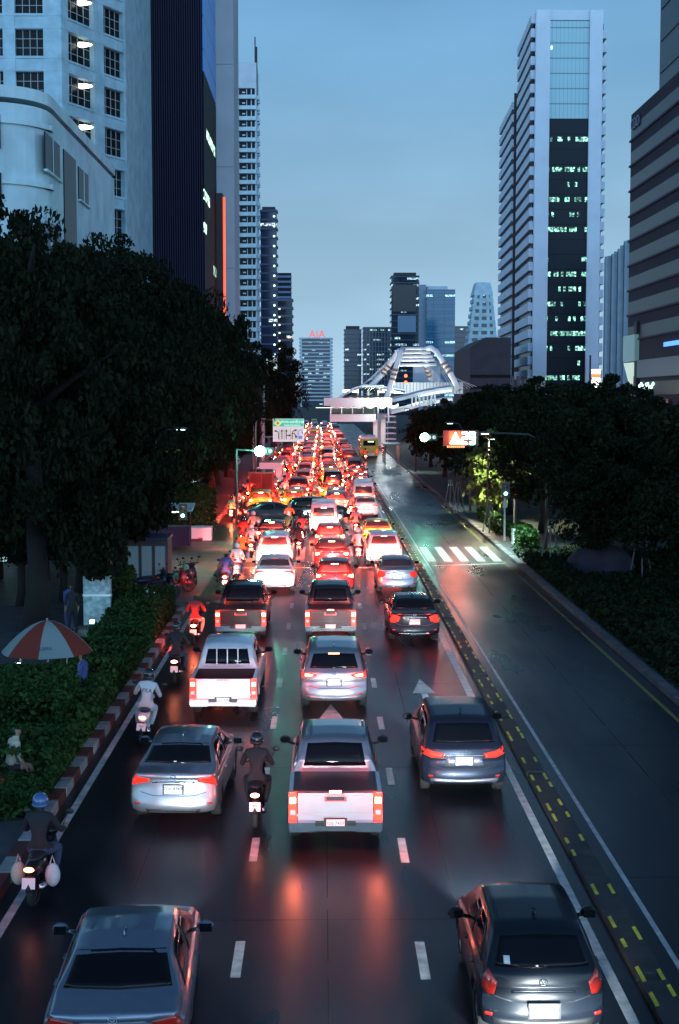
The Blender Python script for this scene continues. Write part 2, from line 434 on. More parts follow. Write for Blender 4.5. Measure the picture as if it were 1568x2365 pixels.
LT = [  # left avenue: x, y, h, r
 (-10.4, 51, 15.8, 4.6, 'tall dark tree at the left edge in front of the white rounded building'),
 (-14.0, 57, 17.4, 4.4, 'tallest dark tree at the left edge whose top reaches the rounded wall'),
 (-10.2, 61, 15.8, 4.8, 'big dark tree behind the vendor umbrella with its trunk by the bright stone wall'),
 (-15.5, 66, 16.6, 5.4, 'second tall dark tree behind the one at the left edge'),
 (-10.4, 74, 16.6, 4.6, 'dark tree whose leaning trunk stands beside the stone wall'),
 (-16.5, 80, 16.5, 6.0, 'dark tree in front of the gridded office tower'),
 (-11.2, 86, 17.2, 4.8, 'dark tree overhanging the parked motorcycles at the side street'),
 (-14.5, 96, 19.2, 5.8, 'dark tree in front of the ribbed black tower'),
 (-10.2, 99, 18.6, 4.4, 'dark tree beyond the side street over the kerb lane'),
 (-11.2, 112, 20.0, 5.4, 'dark tree below the red neon strip with outstretched sprays'),
 (-9.9, 124, 16.5, 4.0, 'dark tree left of the green signal'),
 (-10.4, 136, 17.0, 4.6, 'dark tree in front of the slab tower with balconies'),
 (-10.0, 150, 15.2, 4.2, 'dark tree behind the green signal'),
 (-10.6, 166, 15.5, 4.4, 'dark tree at the far end of the left row, before the lit billboard'),
 (-12.2, 57, 6.6, 2.6, 'low dense tree left of the stone wall'),
 (-12.8, 65, 7.2, 2.8, 'low dense tree behind the kiosk'),
 (-10.8, 58.5, 6.4, 2.3, 'low dense tree right behind the stone wall'),
 (-9.6, 69, 6.6, 2.3, 'low dense tree beside the kiosk'),
 (-15.2, 71, 7.5, 3.6, 'low dense tree deep in the side street'),
 (-18.5, 60, 8.5, 4.6, 'low dense tree behind the stone wall'),
 (-12.5, 88, 8.0, 3.6, 'low dense tree behind the market stall tarpaulins'),
 (-18.0, 90, 9.5, 5.0, 'low dense tree at the back of the side street'),
 (-10.2, 102, 8.0, 3.2, 'low dense tree behind the cluster of motorcycles'),
 (-10.4, 116, 8.5, 3.2, 'low dense tree beyond the cluster of motorcycles'),
 (-10.4, 132, 8.5, 3.2, 'low dense tree below the lane sign pole'),
]
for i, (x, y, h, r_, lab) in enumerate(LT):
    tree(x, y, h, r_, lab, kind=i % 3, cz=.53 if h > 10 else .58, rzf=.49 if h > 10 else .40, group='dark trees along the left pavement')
tree(-7.9, 225, 17.0, 5.2, 'dark pointed tree right of the lane direction sign, before the footbridge', 1, cz=.55, rzf=.47, group='dark trees along the left pavement')
tree(-9.5, 205, 13.5, 3.2, 'lower dark tree behind the lane direction sign', 2, cz=.52, rzf=.47, group='dark trees along the left pavement')
RT = [
 (19.5, 50, 8.0, 4.2, 'dark leafy tree at the right edge above the ground cover'),
 (18.2, 62, 9.6, 4.2, 'dark tree left of the one at the right edge'),
 (14.6, 74, 9.4, 3.9, 'round dark tree behind the signal post at the crossing'),
 (20.0, 76, 7.4, 4.0, 'dark park tree before the lit gatehouse wall'),
 (13.6, 88, 9.2, 3.6, 'dark tree carrying the lamplit leaves below the countdown display'),
 (18.5, 92, 10.4, 4.4, 'dark park tree behind the countdown display'),
 (24.5, 98, 7.8, 4.6, 'dark park tree in front of the ribbed pale building'),
 (13.4, 102, 8.8, 3.6, 'dark tree behind the green signal on the right'),
 (17.6, 112, 10.6, 4.6, 'dark park tree in front of the brown low block'),
 (24.0, 120, 11.8, 5.0, 'dark park tree in front of the white tower'),
 (13.2, 118, 9.0, 3.8, 'dark roadside tree beyond the crossing'),
 (15.5, 134, 10.2, 4.4, 'dark roadside tree below the cable arch'),
 (31.0, 132, 8.6, 5.4, 'dark park tree under the glowing column sign'),
 (12.8, 150, 8.8, 3.6, 'dark roadside tree left of the cable arch foot'),
 (18.5, 158, 11.0, 5.0, 'dark tree before the station stairs'),
 (13.0, 172, 8.2, 3.4, 'dark tree beside the bus'),
 (26.5, 165, 11.5, 6.0, 'dark tree mass before the white tower lobby'),
 (38.0, 150, 8.4, 6.5, 'dark tree before the entrance canopy on the right'),
 (15.0, 57, 6.2, 2.8, 'low dark tree over the ground cover right of the mound'),
 (13.4, 67, 6.0, 2.4, 'low dark tree right of the signal post'),
 (17.5, 69, 7.0, 3.2, 'low dark tree behind the mound'),
 (30.5, 84, 8.6, 4.5, 'dark tree below the purple office block'),
]
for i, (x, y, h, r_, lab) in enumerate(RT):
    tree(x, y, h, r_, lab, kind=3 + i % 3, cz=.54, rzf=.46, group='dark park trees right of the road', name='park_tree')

def hedge(name, label, pts, wdt, h, n, seed, m=HLEAF, size=.13, cat='hedge'):
    r = np.random.RandomState(seed); P = []
    pts = [Vector(p) for p in pts]
    for k in range(n):
        i = r.randint(len(pts) - 1); t = r.rand(); p = pts[i].lerp(pts[i + 1], t)
        f = r.rand()
        hh = h * (1 + .12 * math.sin(p.y * 2.1) + .08 * math.sin(p.y * 5.3 + 1))
        if f < .45: q = (p.x + (r.rand() - .5) * wdt, p.y, hh - abs(r.normal()) * .06)
        elif f < .75: q = (p.x + (wdt / 2) * (1 if r.rand() < .6 else -1) + r.normal() * .04, p.y, r.rand() * hh)
        else: q = (p.x + (r.rand() - .5) * wdt, p.y, r.rand() * hh)
        P.append(q)
    P = np.array(P); o = link(name, leaf_mesh(name, P, size * (.6 + .8 * r.rand(len(P))), m, seed), None)
    o.location = (0, 0, .12); tag(o, label, cat); return o
hedge('clipped_hedge', 'long clipped hedge along the red and white kerb', [(-6.65, 29.5), (-6.65, 55)], 1.7, .95, 26000, 5)
hedge('clipped_hedge', 'square higher hedge in front of the vendor stall', [(-6.9, 32.4), (-6.9, 35.0)], 1.5, 1.75, 12000, 6)
hedge('clipped_hedge', 'low tuft of hedge at the near end of the long hedge', [(-6.2, 27.6), (-6.2, 29.6)], .8, .5, 3000, 7)
hedge('clipped_hedge', 'dark block of hedge at the end of the hedge row by the side street', [(-8.0, 53), (-8.0, 55.2)], 1.3, 1.6, 6000, 8)
hedge('shrub', 'long dark strip of low shrubs between the kerb and the trees', [(10.9, 42), (10.9, 72)], 1.2, .55, 9000, 15, m=LEAFR, size=.2, cat='shrub')
hedge('shrub', 'green lamplit shrub at the corner beyond the parked motorcycles', [(-8.6, 86), (-7.6, 90)], 1.6, 2.6, 5000, 9, size=.22, cat='shrub')
hedge('shrub', 'lamplit shrub on the kerb beside the zebra crossing', [(11.2, 77), (11.6, 84)], 1.0, .9, 3500, 10, size=.2, cat='shrub')
hedge('shrub', 'lamplit shrub under the tree props beyond the crossing', [(11.0, 86), (11.2, 99)], .9, .7, 3500, 11, size=.2, cat='shrub')
def ground_cover():
    r = np.random.RandomState(3); n = 60000
    P = np.empty((n, 3)); P[:, 1] = 22 + 55 * r.rand(n) ** 1.0; P[:, 0] = 10.2 + (P[:, 1] * .28 - 2.5) * r.rand(n)
    P[:, 2] = .12 + .28 * r.rand(n) + .10 * np.sin(P[:, 1] * 1.3) * np.cos(P[:, 0] * 1.1)
    me = leaf_mesh('ground_cover', P, .2 * (.6 + .8 * r.rand(n)), leaf_mat('cover_leaves', (.006, .012, .006), (.022, .04, .015)), 4)
    tag(link('ground_cover', me), 'low dark green ground cover right of the empty carriageway', 'ground cover', kind='stuff')
ground_cover()
# ------------------------------------------------------------------ vehicles
GLASS = mat('car_glass', (.005, .006, .008), .04, spec=.22)
FGLASS = mat('reddened_car_glass', (.07, .05, .05), .25, spec=.3)  # far rear glass lightened and tinted so it takes on a red glow
GLASSR = mat('roof_glass', (.01, .012, .016), .06, spec=.6)
RUB = mat('tyre_rubber', (.02, .02, .021), .8)
RIM = mat('alloy', (.35, .36, .38), .3, metal=.9)
BLK = mat('black_plastic', (.02, .02, .022), .45)
CHR = mat('chrome', (.6, .62, .65), .12, metal=1)
PLATE = mat('plate_white', (.75, .76, .76), .5)
PLTX = mat('plate_ink', (.02, .02, .03), .5)
REDP = mat('lamp_red_lens', (.45, .02, .012), .15, coat=1)
CLEAR = mat('lamp_clear_lens', (.6, .6, .62), .12, coat=1)
def paint(name, c, metal=.35, rough=.32): return mat(name, c, rough, metal=metal, coat=.8 if max(c) > .1 else .25, spec=.5 if max(c) > .1 else .25, var=.06, vs=3)
SILVER = paint('silver_paint', (.30, .32, .36), .75, .33)
SILVB = paint('silver_blue_paint', (.20, .24, .31), .7, .33)
WHITE = paint('white_paint', (.72, .73, .75), 0, .3)
GREYD = paint('dark_grey_paint', (.020, .027, .046), .5, .33)
BLACKP = paint('black_paint', (.007, .007, .010), 0, .25)
DARKB = paint('dark_blue_paint', (.02, .025, .045), .4, .3)
DKGREEN = paint('dark_green_paint', (.007, .010, .016), 0, .3)
GRAPH = paint('graphite_paint', (.018, .022, .026), .3, .3)
REDC = paint('red_paint', (.25, .02, .02), .2, .3)
YELL = paint('taxi_yellow', (.75, .62, .03), 0, .35)
GREENC = paint('taxi_green', (.05, .42, .25), 0, .35)
MAROON = paint('maroon_paint', (.09, .015, .02), .4, .3)

def lerp_pts(pts, t):
    if t <= pts[0][0]: return pts[0][1]
    for a, b in zip(pts, pts[1:]):
        if t <= b[0]: return a[1] + (b[1] - a[1]) * (t - a[0]) / max(1e-9, b[0] - a[0])
    return pts[-1][1]

SPEC = dict(
 sedan=dict(L=4.6, W=.89, top=[(0, .98), (.06, 1.07), (.5, 1.10), (.62, 1.11), (1.30, 1.40), (1.75, 1.465), (2.3, 1.475), (2.8, 1.42), (3.55, 1.03), (4.2, .92), (4.5, .80), (4.6, .62)],
   belt=[(0, .93), (.8, .95), (3.3, .90), (4.2, .84), (4.6, .55)], bulge=[(.22, .05), (.34, -.03), (.55, -.03), (.62, .01), (.70, .05), (.95, .06), (1.03, .0), (1.12, .0)], wr=.70, rear=(.60, 1.33, .985),
   rw=[(-.68, 1.135), (.68, 1.135), (.57, 1.385), (-.57, 1.385)]),
 suv=dict(L=4.5, W=.92, top=[(0, .86), (.05, 1.04), (.14, 1.12), (.55, 1.56), (.8, 1.62), (1.6, 1.68), (2.5, 1.66), (2.9, 1.58), (3.5, 1.12), (4.1, 1.02), (4.4, .88), (4.5, .65)],
   belt=[(0, .95), (.8, 1.03), (3.3, .98), (4.2, .92), (4.5, .6)], bulge=[(.25, .06), (.36, -.05), (.62, -.05), (.68, .01), (.78, .04), (.98, .02), (1.06, -.01), (1.2, 0)], wr=.74, rear=(.2, .6, 1.0),
   rw=[(-.66, 1.16), (.66, 1.16), (.56, 1.50), (-.56, 1.50)]),
 hatch=dict(L=3.8, W=.84, top=[(0, .84), (.05, .98), (.12, 1.05), (.50, 1.40), (.75, 1.47), (1.5, 1.51), (2.1, 1.49), (2.4, 1.42), (2.95, 1.03), (3.5, .90), (3.7, .8), (3.8, .6)],
   belt=[(0, .9), (.8, .96), (2.8, .9), (3.5, .82), (3.8, .55)], bulge=[(.22, .06), (.34, -.05), (.56, -.06), (.62, .01), (.7, .03), (.9, .02), (1.0, -.01), (1.1, 0)], wr=.72, rear=(.2, .6, .93),
   rw=[(-.62, 1.06), (.62, 1.06), (.52, 1.36), (-.52, 1.36)]),
 cab=dict(L=5.25, W=.90, y0=1.52, top=[(1.52, 1.30), (1.56, 1.40), (1.72, 1.66), (1.9, 1.72), (2.5, 1.77), (3.2, 1.75), (3.4, 1.68), (4.05, 1.18), (4.8, 1.08), (5.1, .95), (5.25, .75)],
   belt=[(1.5, 1.06), (3.6, 1.04), (4.8, .98), (5.25, .7)], bulge=[(.2, 0), (1.2, 0)], wr=.74, rear=(1.5, 2, 1.1),
   rw=[(-.62, 1.20), (.62, 1.20), (.55, 1.56), (-.55, 1.56)]),
 van=dict(L=4.9, W=.92, top=[(0, 1.6), (.03, 1.9), (.10, 2.02), (.3, 2.10), (2.0, 2.12), (3.4, 2.08), (3.8, 1.95), (4.4, 1.28), (4.75, 1.05), (4.9, .7)],
   belt=[(0, 1.05), (4.0, 1.05), (4.9, .6)], bulge=[(.25, .03), (.36, -.04), (.58, -.04), (.64, .0), (1.2, 0), (1.9, .03)], wr=.80, rear=(.0, .5, 1.1),
   rw=[(-.66, 1.22), (.66, 1.22), (.60, 1.74), (-.60, 1.74)]),
)

def body_shell(kind, coarse=False):
    S = SPEC[kind]; L_, W = S['L'], S['W']; y0 = S.get('y0', 0)
    rear_a = {'sedan': .95, 'suv': .80, 'hatch': .68, 'cab': 2.9, 'van': .85}[kind]; front_a = L_ - .85
    if kind == 'cab': rear_a = -5
    rw_ = .37 if kind not in ('suv', 'cab') else .41
    step = .16 if coarse else .055
    ys = [y0]; y = y0
    for d in (.015, .03, .03): y += d; ys.append(y)
    while y < L_ - .1: y += step; ys.append(min(y, L_ - .05))
    ys += [L_ - .02, L_]
    vs = []; secs = []
    for y in ys:
        top = sum(lerp_pts(S['top'], y + d) for d in (-.05, 0, .05)) / 3 if y > y0 + .1 else lerp_pts(S['top'], y)
        belt = min(lerp_pts(S['belt'], y), top - .05)
        e = max(0, 1 - (y - y0) / .12) if kind != 'cab' else max(0, 1 - (y - y0) / .05) * .3
        f = max(0, 1 - (L_ - y) / .5)
        wf = W * (1 - .05 * e ** 2 - .13 * f ** 2 - (.02 if y - y0 < .6 else 0) * (1 - (y - y0) / .6))
        zb = .24 + .10 * max(0, 1 - (y - y0) / .5) * .6 + .1 * f
        if kind == 'cab': zb = .38
        t = min(1, max(0, (top - belt - .10) / .42)); t = t * t * (3 - 2 * t)
        xr = wf * (.88 + (S['wr'] - .88) * t)
        P = [(0, zb), (wf * .80, zb), (wf * .955, zb + .05)]
        for q in (.25, .5, .75): P.append((wf * (.985 + .02 * math.sin(q * 3.14)), zb + .05 + (belt - zb - .09) * q))
        P.append((wf * .985, belt - .035)); P.append((wf * .955, belt))
        a = Vector((wf * .93, belt + .015)); c = Vector((xr, top - .055 * (.4 + .6 * t)))
        for q in (0, .33, .66, 1): p = a.lerp(c, q); P.append((p.x + .02 * t * math.sin(q * 3.14), p.y))
        P.append((xr * .94, top - .018)); P.append((xr * .6, top - .002)); P.append((0, top + .012))
        for ya in (rear_a, front_a):
            dy = y - ya
            if abs(dy) < rw_:
                za = .33 + math.sqrt(rw_ ** 2 - dy * dy)
                P = [(x, max(z, min(za, belt - .06 + .01 * i)) if i < 7 else z) for i, (x, z) in enumerate(P)]
        ring = [(x, y, z) for x, z in P] + [(-x, y, z) for x, z in P[-2:0:-1]]
        secs.append(len(P)); vs += ring
    m = secs[0]; ring = 2 * m - 2; ns = len(ys); fs = []
    for i in range(ns - 1):
        for k in range(ring):
            a = i * ring + k; b2 = i * ring + (k + 1) % ring
            fs.append((a, b2, b2 + ring, a + ring))
    def cap(i0, flip):
        K = 10; base = i0 * ring; rows = []
        for j in range(1, m - 1):
            r_ = base + j; l_ = base + (ring - j)
            row = [l_]; pl = Vector(vs[l_]); pr = Vector(vs[r_])
            for k in range(1, K):
                p = pl.lerp(pr, k / K); vs.append(tuple(p)); row.append(len(vs) - 1)
            row.append(r_); rows.append(row)
        for a, b2 in zip(rows, rows[1:]):
            for k in range(K):
                f = (a[k], a[k + 1], b2[k + 1], b2[k]); fs.append(f if not flip else f[::-1])
        fs.append(tuple(rows[-1] + [base + m - 1])); fs.append(tuple(rows[0][::-1] + [base]))
    cap(0, False); cap(ns - 1, True)
    out = []
    for x, y, z in vs:
        wgt = max(0, 1 - (y - y0) / .55); g = max(0, 1 - (L_ - y) / .6)
        if kind != 'cab':
            y = y + wgt * (lerp_pts(S['bulge'], z) + .17 * (abs(x) / W) ** 3)
        y -= g * (.32 * (abs(x) / W) ** 2.2)
        out.append((x, y, z))
    return out, fs

class Shell:
    def __init__(s, kind):
        s.kind = kind; s.v, s.f = body_shell(kind)
        s.me = bpy.data.meshes.new('body'); s.me.from_pydata(s.v, [], s.f)
        fix_normals(s.me); s.me.polygons.foreach_set('use_smooth', [True] * len(s.me.polygons))
        s.bvh = BVHTree.FromPolygons([Vector(v) for v in s.v], s.f)
        s.cache = {}
    def hit(s, ax, a, b, off, sgn=1):
        if ax == 'R': o = Vector((a, -3, b)); d = Vector((0, 1, 0))
        elif ax == 'S': o = Vector((3 * sgn, a, b)); d = Vector((-sgn, 0, 0))
        elif ax == 'F': o = Vector((a, 9, b)); d = Vector((0, -1, 0))
        else: o = Vector((a, b, 5)); d = Vector((0, 0, -1))
        h = s.bvh.ray_cast(o, d)
        if h[0] is None:
            h = s.bvh.find_nearest(o + d * (3 if ax != 'T' else 3.6))
            return h[0] + d * -off
        return h[0] - d * off
    def patch(s, ax, quad, off=.006, n=8, m_=5, sgn=1, mb=None, thick=True):
        """quad: list of top curve points and bottom curve points [(a,b)..], [(a,b)..]"""
        mb = mb or MB(); top, bot = quad
        def cur(c, t):
            x = t * (len(c) - 1); i = min(int(x), len(c) - 2); f = x - i
            return (c[i][0] + (c[i + 1][0] - c[i][0]) * f, c[i][1] + (c[i + 1][1] - c[i][1]) * f)
        nv = []; 
        for j in range(m_ + 1):
            for i in range(n + 1):
                p = cur(top, i / n); q = cur(bot, i / n); u = j / m_
                nv.append(s.hit(ax, p[0] + (q[0] - p[0]) * u, p[1] + (q[1] - p[1]) * u, off, sgn))
        fs = [(j * (n + 1) + i, j * (n + 1) + i + 1, (j + 1) * (n + 1) + i + 1, (j + 1) * (n + 1) + i) for j in range(m_) for i in range(n)]
        if thick:
            d = {'R': Vector((0, 1, 0)), 'S': Vector((-sgn, 0, 0)), 'F': Vector((0, -1, 0)), 'T': Vector((0, 0, -1))}[ax] * (off + .03)
            k = len(nv); loop = [i for i in range(n + 1)] + [(j) * (n + 1) + n for j in range(1, m_ + 1)] + [m_ * (n + 1) + i for i in range(n - 1, -1, -1)] + [j * (n + 1) for j in range(m_ - 1, 0, -1)]
            nv += [nv[i] + d for i in loop]
            fs += [(loop[i], k + i, k + (i + 1) % len(loop), loop[(i + 1) % len(loop)]) for i in range(len(loop))]
        mb.add(nv, fs); return mb
SH = {k: Shell(k) for k in SPEC}
def mir(q): return [[(-a, b) for a, b in q[0]], [(-a, b) for a, b in q[1]]]

WHEEL = {}
def wheel_meshes(r, simple=False):
    if (r, simple) in WHEEL: return WHEEL[r, simple]
    t = MB(); t.lathe([(-.10, r * .62), (-.11, r * .85), (-.09, r * .97), (0, r), (.09, r * .97), (.11, r * .85), (.10, r * .62)], (0, 0, 0), n=24); t.smooth = True
    tm = t.mesh('tyre', RUB)
    b = MB(); b.lathe([(.085, r * .63), (.06, r * .55), (.03, .03), (-.03, .03), (-.06, r * .55), (-.085, r * .63)], (0, 0, 0), n=18)
    for k in range(5):
        a = k * 1.2566
        for sx in (-1, 1):
            b.box((sx * .07, math.cos(a) * r * .33, math.sin(a) * r * .33), (.03, .07, r * .6), rot=Matrix.Rotation(-a + math.pi / 2, 3, 'X') if 0 else Matrix.Rotation(a - math.pi / 2, 3, 'X'))
    WHEEL[r, simple] = (tm, b.mesh('rim', RIM)); return WHEEL[r, simple]

LAMPS = {
 'corolla': [([(.46, .955), (.68, .99), (.87, 1.02)], [(.50, .90), (.70, .86), (.87, .80)])],
 'sedan': [([(.52, .98), (.70, 1.0), (.86, 1.0)], [(.56, .83), (.72, .80), (.86, .78)])],
 'city': [([(.42, 1.0), (.68, .99), (.86, 1.0)], [(.44, .95), (.66, .92), (.86, .84)])],
 'merc': [([(.50, .93), (.66, .99), (.85, .99)], [(.56, .78), (.70, .73), (.85, .74)])],
 'cross': [([(.45, 1.0), (.68, 1.05), (.88, 1.06)], [(.50, .96), (.70, .91), (.88, .90)])],
 'bigsuv': [([(.42, .95), (.66, .99), (.88, 1.08)], [(.46, .86), (.68, .86), (.88, .93)])],
 'lexus': [([(.40, .97), (.68, 1.0), (.88, 1.04)], [(.42, .92), (.66, .90), (.88, .90)])],
 'swift': [([(.60, .88), (.68, 1.0), (.77, 1.12)], [(.64, .72), (.72, .72), (.79, .80)])],
 'far': [([(.44, 1.0), (.68, 1.03), (.88, 1.03)], [(.47, .80), (.68, .76), (.87, .76)])],  # far lamps enlarged so their red area stands in for a halo
 'van': [([(.76, 1.15), (.82, 1.15), (.88, 1.15)], [(.76, .78), (.82, .78), (.88, .78)])],
}
HEADK = 26.0; BRAKEK = .5; GLOWK = .22
def red_glow(e):      # the lit red shell of a lamp
    s_ = min(3.4, .45 + .17 * e) if e < 12 else min(8, 2.6 + e / 90)
    return mat('lamp_red_%.2f' % s_, (.4, .01, .006), .3, em=(1, .030, .012), es=s_)
def hot_glow(e):      # the bulbs behind it
    s_ = min(300, e * BRAKEK * 1.5); return mat('lamp_hot_%.1f' % s_, (.5, .02, .01), .3, em=(1, .22, .10), es=s_)
HEADM = None
spots = {}
def headlamp_light(e, col=(.86, .98, 1)):
    if (e, col) in spots: return spots[e, col]
    l = bpy.data.lights.new('headlight_beam', 'SPOT'); l.energy = e * HEADK; l.spot_size = R(46); l.spot_blend = .7; l.shadow_soft_size = .10; l.color = col
    spots[e, col] = l; return l

def rear_fill(t, xs, y, z, brake):  # added red spots behind and above the lamps, lighting the vehicle's own rear
    Yt = t.location.y
    e = min(110, 2.5 + brake * (GLOWK if brake < 12 else .45)) if Yt < 46 else min(1300, 40 + brake * GLOWK * (6 if Yt < 58 else 16))
    k = ('b', round(e, 1), len(xs))
    if k not in spots:
        l = bpy.data.lights.new('rear_red_fill', 'SPOT'); l.energy = e * 2.6 / len(xs); l.shadow_soft_size = .12; l.spot_size = R(158); l.spot_blend = .5; l.color = (1, .055, .022); spots[k] = l
    for x in xs:
        lo = bpy.data.objects.new('rear_red_fill', spots[k]); COL.objects.link(lo); lo.parent = t; lo.location = (x, y - .50, z + .32); lo.rotation_euler = (R(32), 0, 0)
MESHC = {}
def cached(key, fn):
    if key not in MESHC: MESHC[key] = fn()
    return MESHC[key]

def car(kind, pm, X, Y, label, cat='car', lamps='sedan', brake=20, high=True, rz=0, plate='', group='cars queuing on the wet road', full=True, head=60, extra=(), roofglass=None, name=None, badge=True):
    """rear bumper at (X, Y), driving towards +Y"""
    t = empty(name or {'sedan': 'sedan', 'suv': 'suv', 'hatch': 'hatchback', 'van': 'van'}[kind], (X, Y, 0.01), rz)
    tag(t, label, cat, group); S = SPEC[kind]; sh = SH[kind]; W = S['W']; L_ = S['L']
    def P(name_, key, quads, ax, m, off=.006, n=8, m_=5, mirror=False, par=t, thick=True):
        obs = []
        for s_ in ((1, -1) if mirror else (1,)):
            def mk():
                mb = MB()
                for q in quads:
                    qq = q if (s_ == 1 or ax == 'S') else mir(q)
                    sh.patch(ax, qq, off, n, m_, sgn=s_, mb=mb, thick=thick)
                me = mb.mesh(name_, m, True)
                return me
            o = link(name_, cached((kind, key, s_, m.name), mk), par); obs.append(o)
        return obs
    bodym = cached((kind, 'body', pm.name), lambda: sh.me.copy())
    if not bodym.materials: bodym.materials.append(pm)
    bd = link('body', bodym, t)
    rw = S['rw']
    rwq = [[(rw[3][0], rw[3][1]), ((rw[3][0] + rw[2][0]) / 2, rw[3][1] + .02), (rw[2][0], rw[2][1])], [(rw[0][0], rw[0][1]), (0, rw[0][1] - .004), (rw[1][0], rw[1][1])]]
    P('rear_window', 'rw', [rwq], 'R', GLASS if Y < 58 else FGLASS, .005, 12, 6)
    br, bo = red_glow(brake), REDP
    if not full and lamps != 'van': lamps = 'far'
    def core_q(q):
        pts = q[0] + q[1]; cx = sum(a for a, b_ in pts) / len(pts); cz = sum(b_ for a, b_ in pts) / len(pts)
        return tuple([(cx + (a - cx) * .5, cz + (b_ - cz) * .45) for a, b_ in c_] for c_ in q)
    tls = P('tail_light', 'tl' + lamps, LAMPS[lamps], 'R', br if brake else REDP, .012, 8, 4, mirror=True)
    if brake > 10:
        for s_, tl_ in zip((1, -1), tls):
            hm_ = hot_glow(brake)
            link('bulb', cached((kind, 'core' + lamps, s_, hm_.name), lambda: sh.patch('R', core_q(LAMPS[lamps][0]) if s_ == 1 else mir(core_q(LAMPS[lamps][0])), .03, 4, 2).mesh('bulb', hm_, True)), tl_)
    if not full:
        # side windows in one pane, plate and wheels of the smaller far cars
        yb = S['rear'][1] + .3; yf = L_ - 1.55; tz = S['top'][6][1] - .14; bz = S['belt'][1][1] + .05
        P('side_window', 'sw0', [[[(yb, tz - .04), ((yb + yf) / 2, tz), (yf - .35, tz - .03)], [(yb - .12, bz), ((yb + yf) / 2, bz), (yf + .3, bz)]]], 'S', GLASS, .006, 8, 3, mirror=True, thick=False)
    else:
        yb = {'sedan': 1.15, 'suv': .62, 'hatch': .60, 'van': .5}[kind]; yf = L_ - 1.6; tz = {'sedan': 1.36, 'suv': 1.53, 'hatch': 1.38, 'van': 1.86}[kind]; bz = S['belt'][1][1] + .045
        ym = (yb + yf) / 2 + .1
        P('side_window', 'swr', [[[(yb + .2, tz - .06), (ym - .5, tz), (ym - .03, tz)], [(yb - .12, bz), (ym - .6, bz), (ym - .03, bz)]]], 'S', GLASS, .006, 8, 4, mirror=True)
        P('side_window', 'swf', [[[(ym + .03, tz), (ym + .4, tz), (yf - .38, tz - .05)], [(ym + .03, bz), (ym + .6, bz), (yf + .32, bz)]]], 'S', GLASS, .006, 8, 4, mirror=True)
        x_ = rw[2][0] + .08
        ra, rb = {'sedan': (1.45, 2.75), 'suv': (.75, 2.7), 'hatch': (.7, 2.2), 'van': (.4, 3.2)}[kind]
        P('roof_moulding', 'rm', [[[(x_ + .012, ra), (x_ + .012, rb)], [(x_ - .012, ra), (x_ - .012, rb)]]], 'T', BLK, .006, 2, 10, mirror=True, thick=False)
        # gaps: boot shut line and bumper line
        def q_line(z0, z1, xa, dz=.0, th=.014): return [[(-xa, z0 + dz), (-xa * .6, z0), (xa * .6, z0), (xa, z0 + dz)], [(-xa, z0 + dz - th), (-xa * .6, z0 - th), (xa * .6, z0 - th), (xa, z0 + dz - th)]]
        P('bumper_seam', 'bs', [q_line(.645, 0, W * .74, .06)], 'R', BLK, .003, 16, 1, thick=False)
        if kind in ('suv', 'hatch'): P('lower_trim', 'lt' , [[[(-W * .80, .44), (0, .42), (W * .80, .44)], [(-W * .74, .30), (0, .29), (W * .74, .30)]]], 'R', SILVER if lamps != 'swift' else BLK, .012, 12, 2)
        else: P('lower_trim', 'lt', [[[(-W * .62, .38), (0, .37), (W * .62, .38)], [(-W * .56, .30), (0, .29), (W * .56, .30)]]], 'R', CHR if lamps == 'merc' else BLK, .012, 12, 2)
        P('fog_reflector', 'fr', [[[(.66, .50), (.76, .51)], [(.67, .46), (.77, .465)]]], 'R', REDP, .010, 3, 2, mirror=True)
        if lamps in ('corolla', 'merc', 'bigsuv', 'swift'): P('trim_bar', 'tb', [q_line(.93 if kind != 'hatch' else .80, 0, .42, -.01, .035)], 'R', CHR if lamps != 'swift' else pm, .014, 12, 2)
        if high and brake: 
            P('high_brake_light', 'hb%g' % brake, [[[(-.15, rw[2][1] + .018), (.15, rw[2][1] + .018)], [(-.15, rw[2][1] - .006), (.15, rw[2][1] - .006)]]], 'R', hot_glow(brake * .4), .012, 4, 1)
        if lamps == 'swift': P('window_sticker', 'st', [[[(-.50, 1.17), (-.42, 1.17)], [(-.50, 1.09), (-.42, 1.09)]]], 'R', PLATE, .012, 2, 2)
        if lamps == 'corolla' and brake: P('window_sticker', 'st', [[[(-.08, 1.165), (-.02, 1.165)], [(-.08, 1.15), (-.02, 1.15)]]], 'R', PLATE, .012, 2, 1)
        sh_fin = MB().tube([(0, ra + .12, S['top'][5][1] + .0), (0, ra + .16, S['top'][5][1] + .07), (0, ra + .34, S['top'][5][1] + .02)], [.02, .008, .02], 6)
        sh_fin.build('antenna_fin', pm, t, True)
        # door mirrors
        for sx in (-1, 1):
            b = MB(); b.ell((sx * (W + .12), L_ - 1.72, S['belt'][1][1] + .12), (.12, .07, .085), nu=12, nv=8); b.tube([(sx * (W - .08), L_ - 1.66, S['belt'][1][1] + .04), (sx * (W + .06), L_ - 1.7, S['belt'][1][1] + .09)], .03, 6)
            mo = b.build('door_mirror', pm if lamps not in ('cross', 'bigsuv') else BLK, t, True)
            g = MB(); g.box((sx * (W + .125), L_ - 1.785, S['belt'][1][1] + .12), (.17, .014, .115)); g.build('mirror_glass', GLASS, mo)
        for sx in (-1, 1):
            for yy in (ym - .62, ym + .25):
                h = sh.hit('S', yy, S['belt'][1][1] - .09, .018, sx)
                MB().box((h.x, h.y, h.z), (.03, .16, .025)).build('door_handle', pm, t)
        P('windscreen', 'ws', [[[(-.52, 1.0 * S['top'][7][1] - .04), (.52, S['top'][7][1] - .04)], [(-.66, S['top'][8][1] + .06), (.66, S['top'][8][1] + .06)]]], 'F', GLASS, .006, 8, 6)
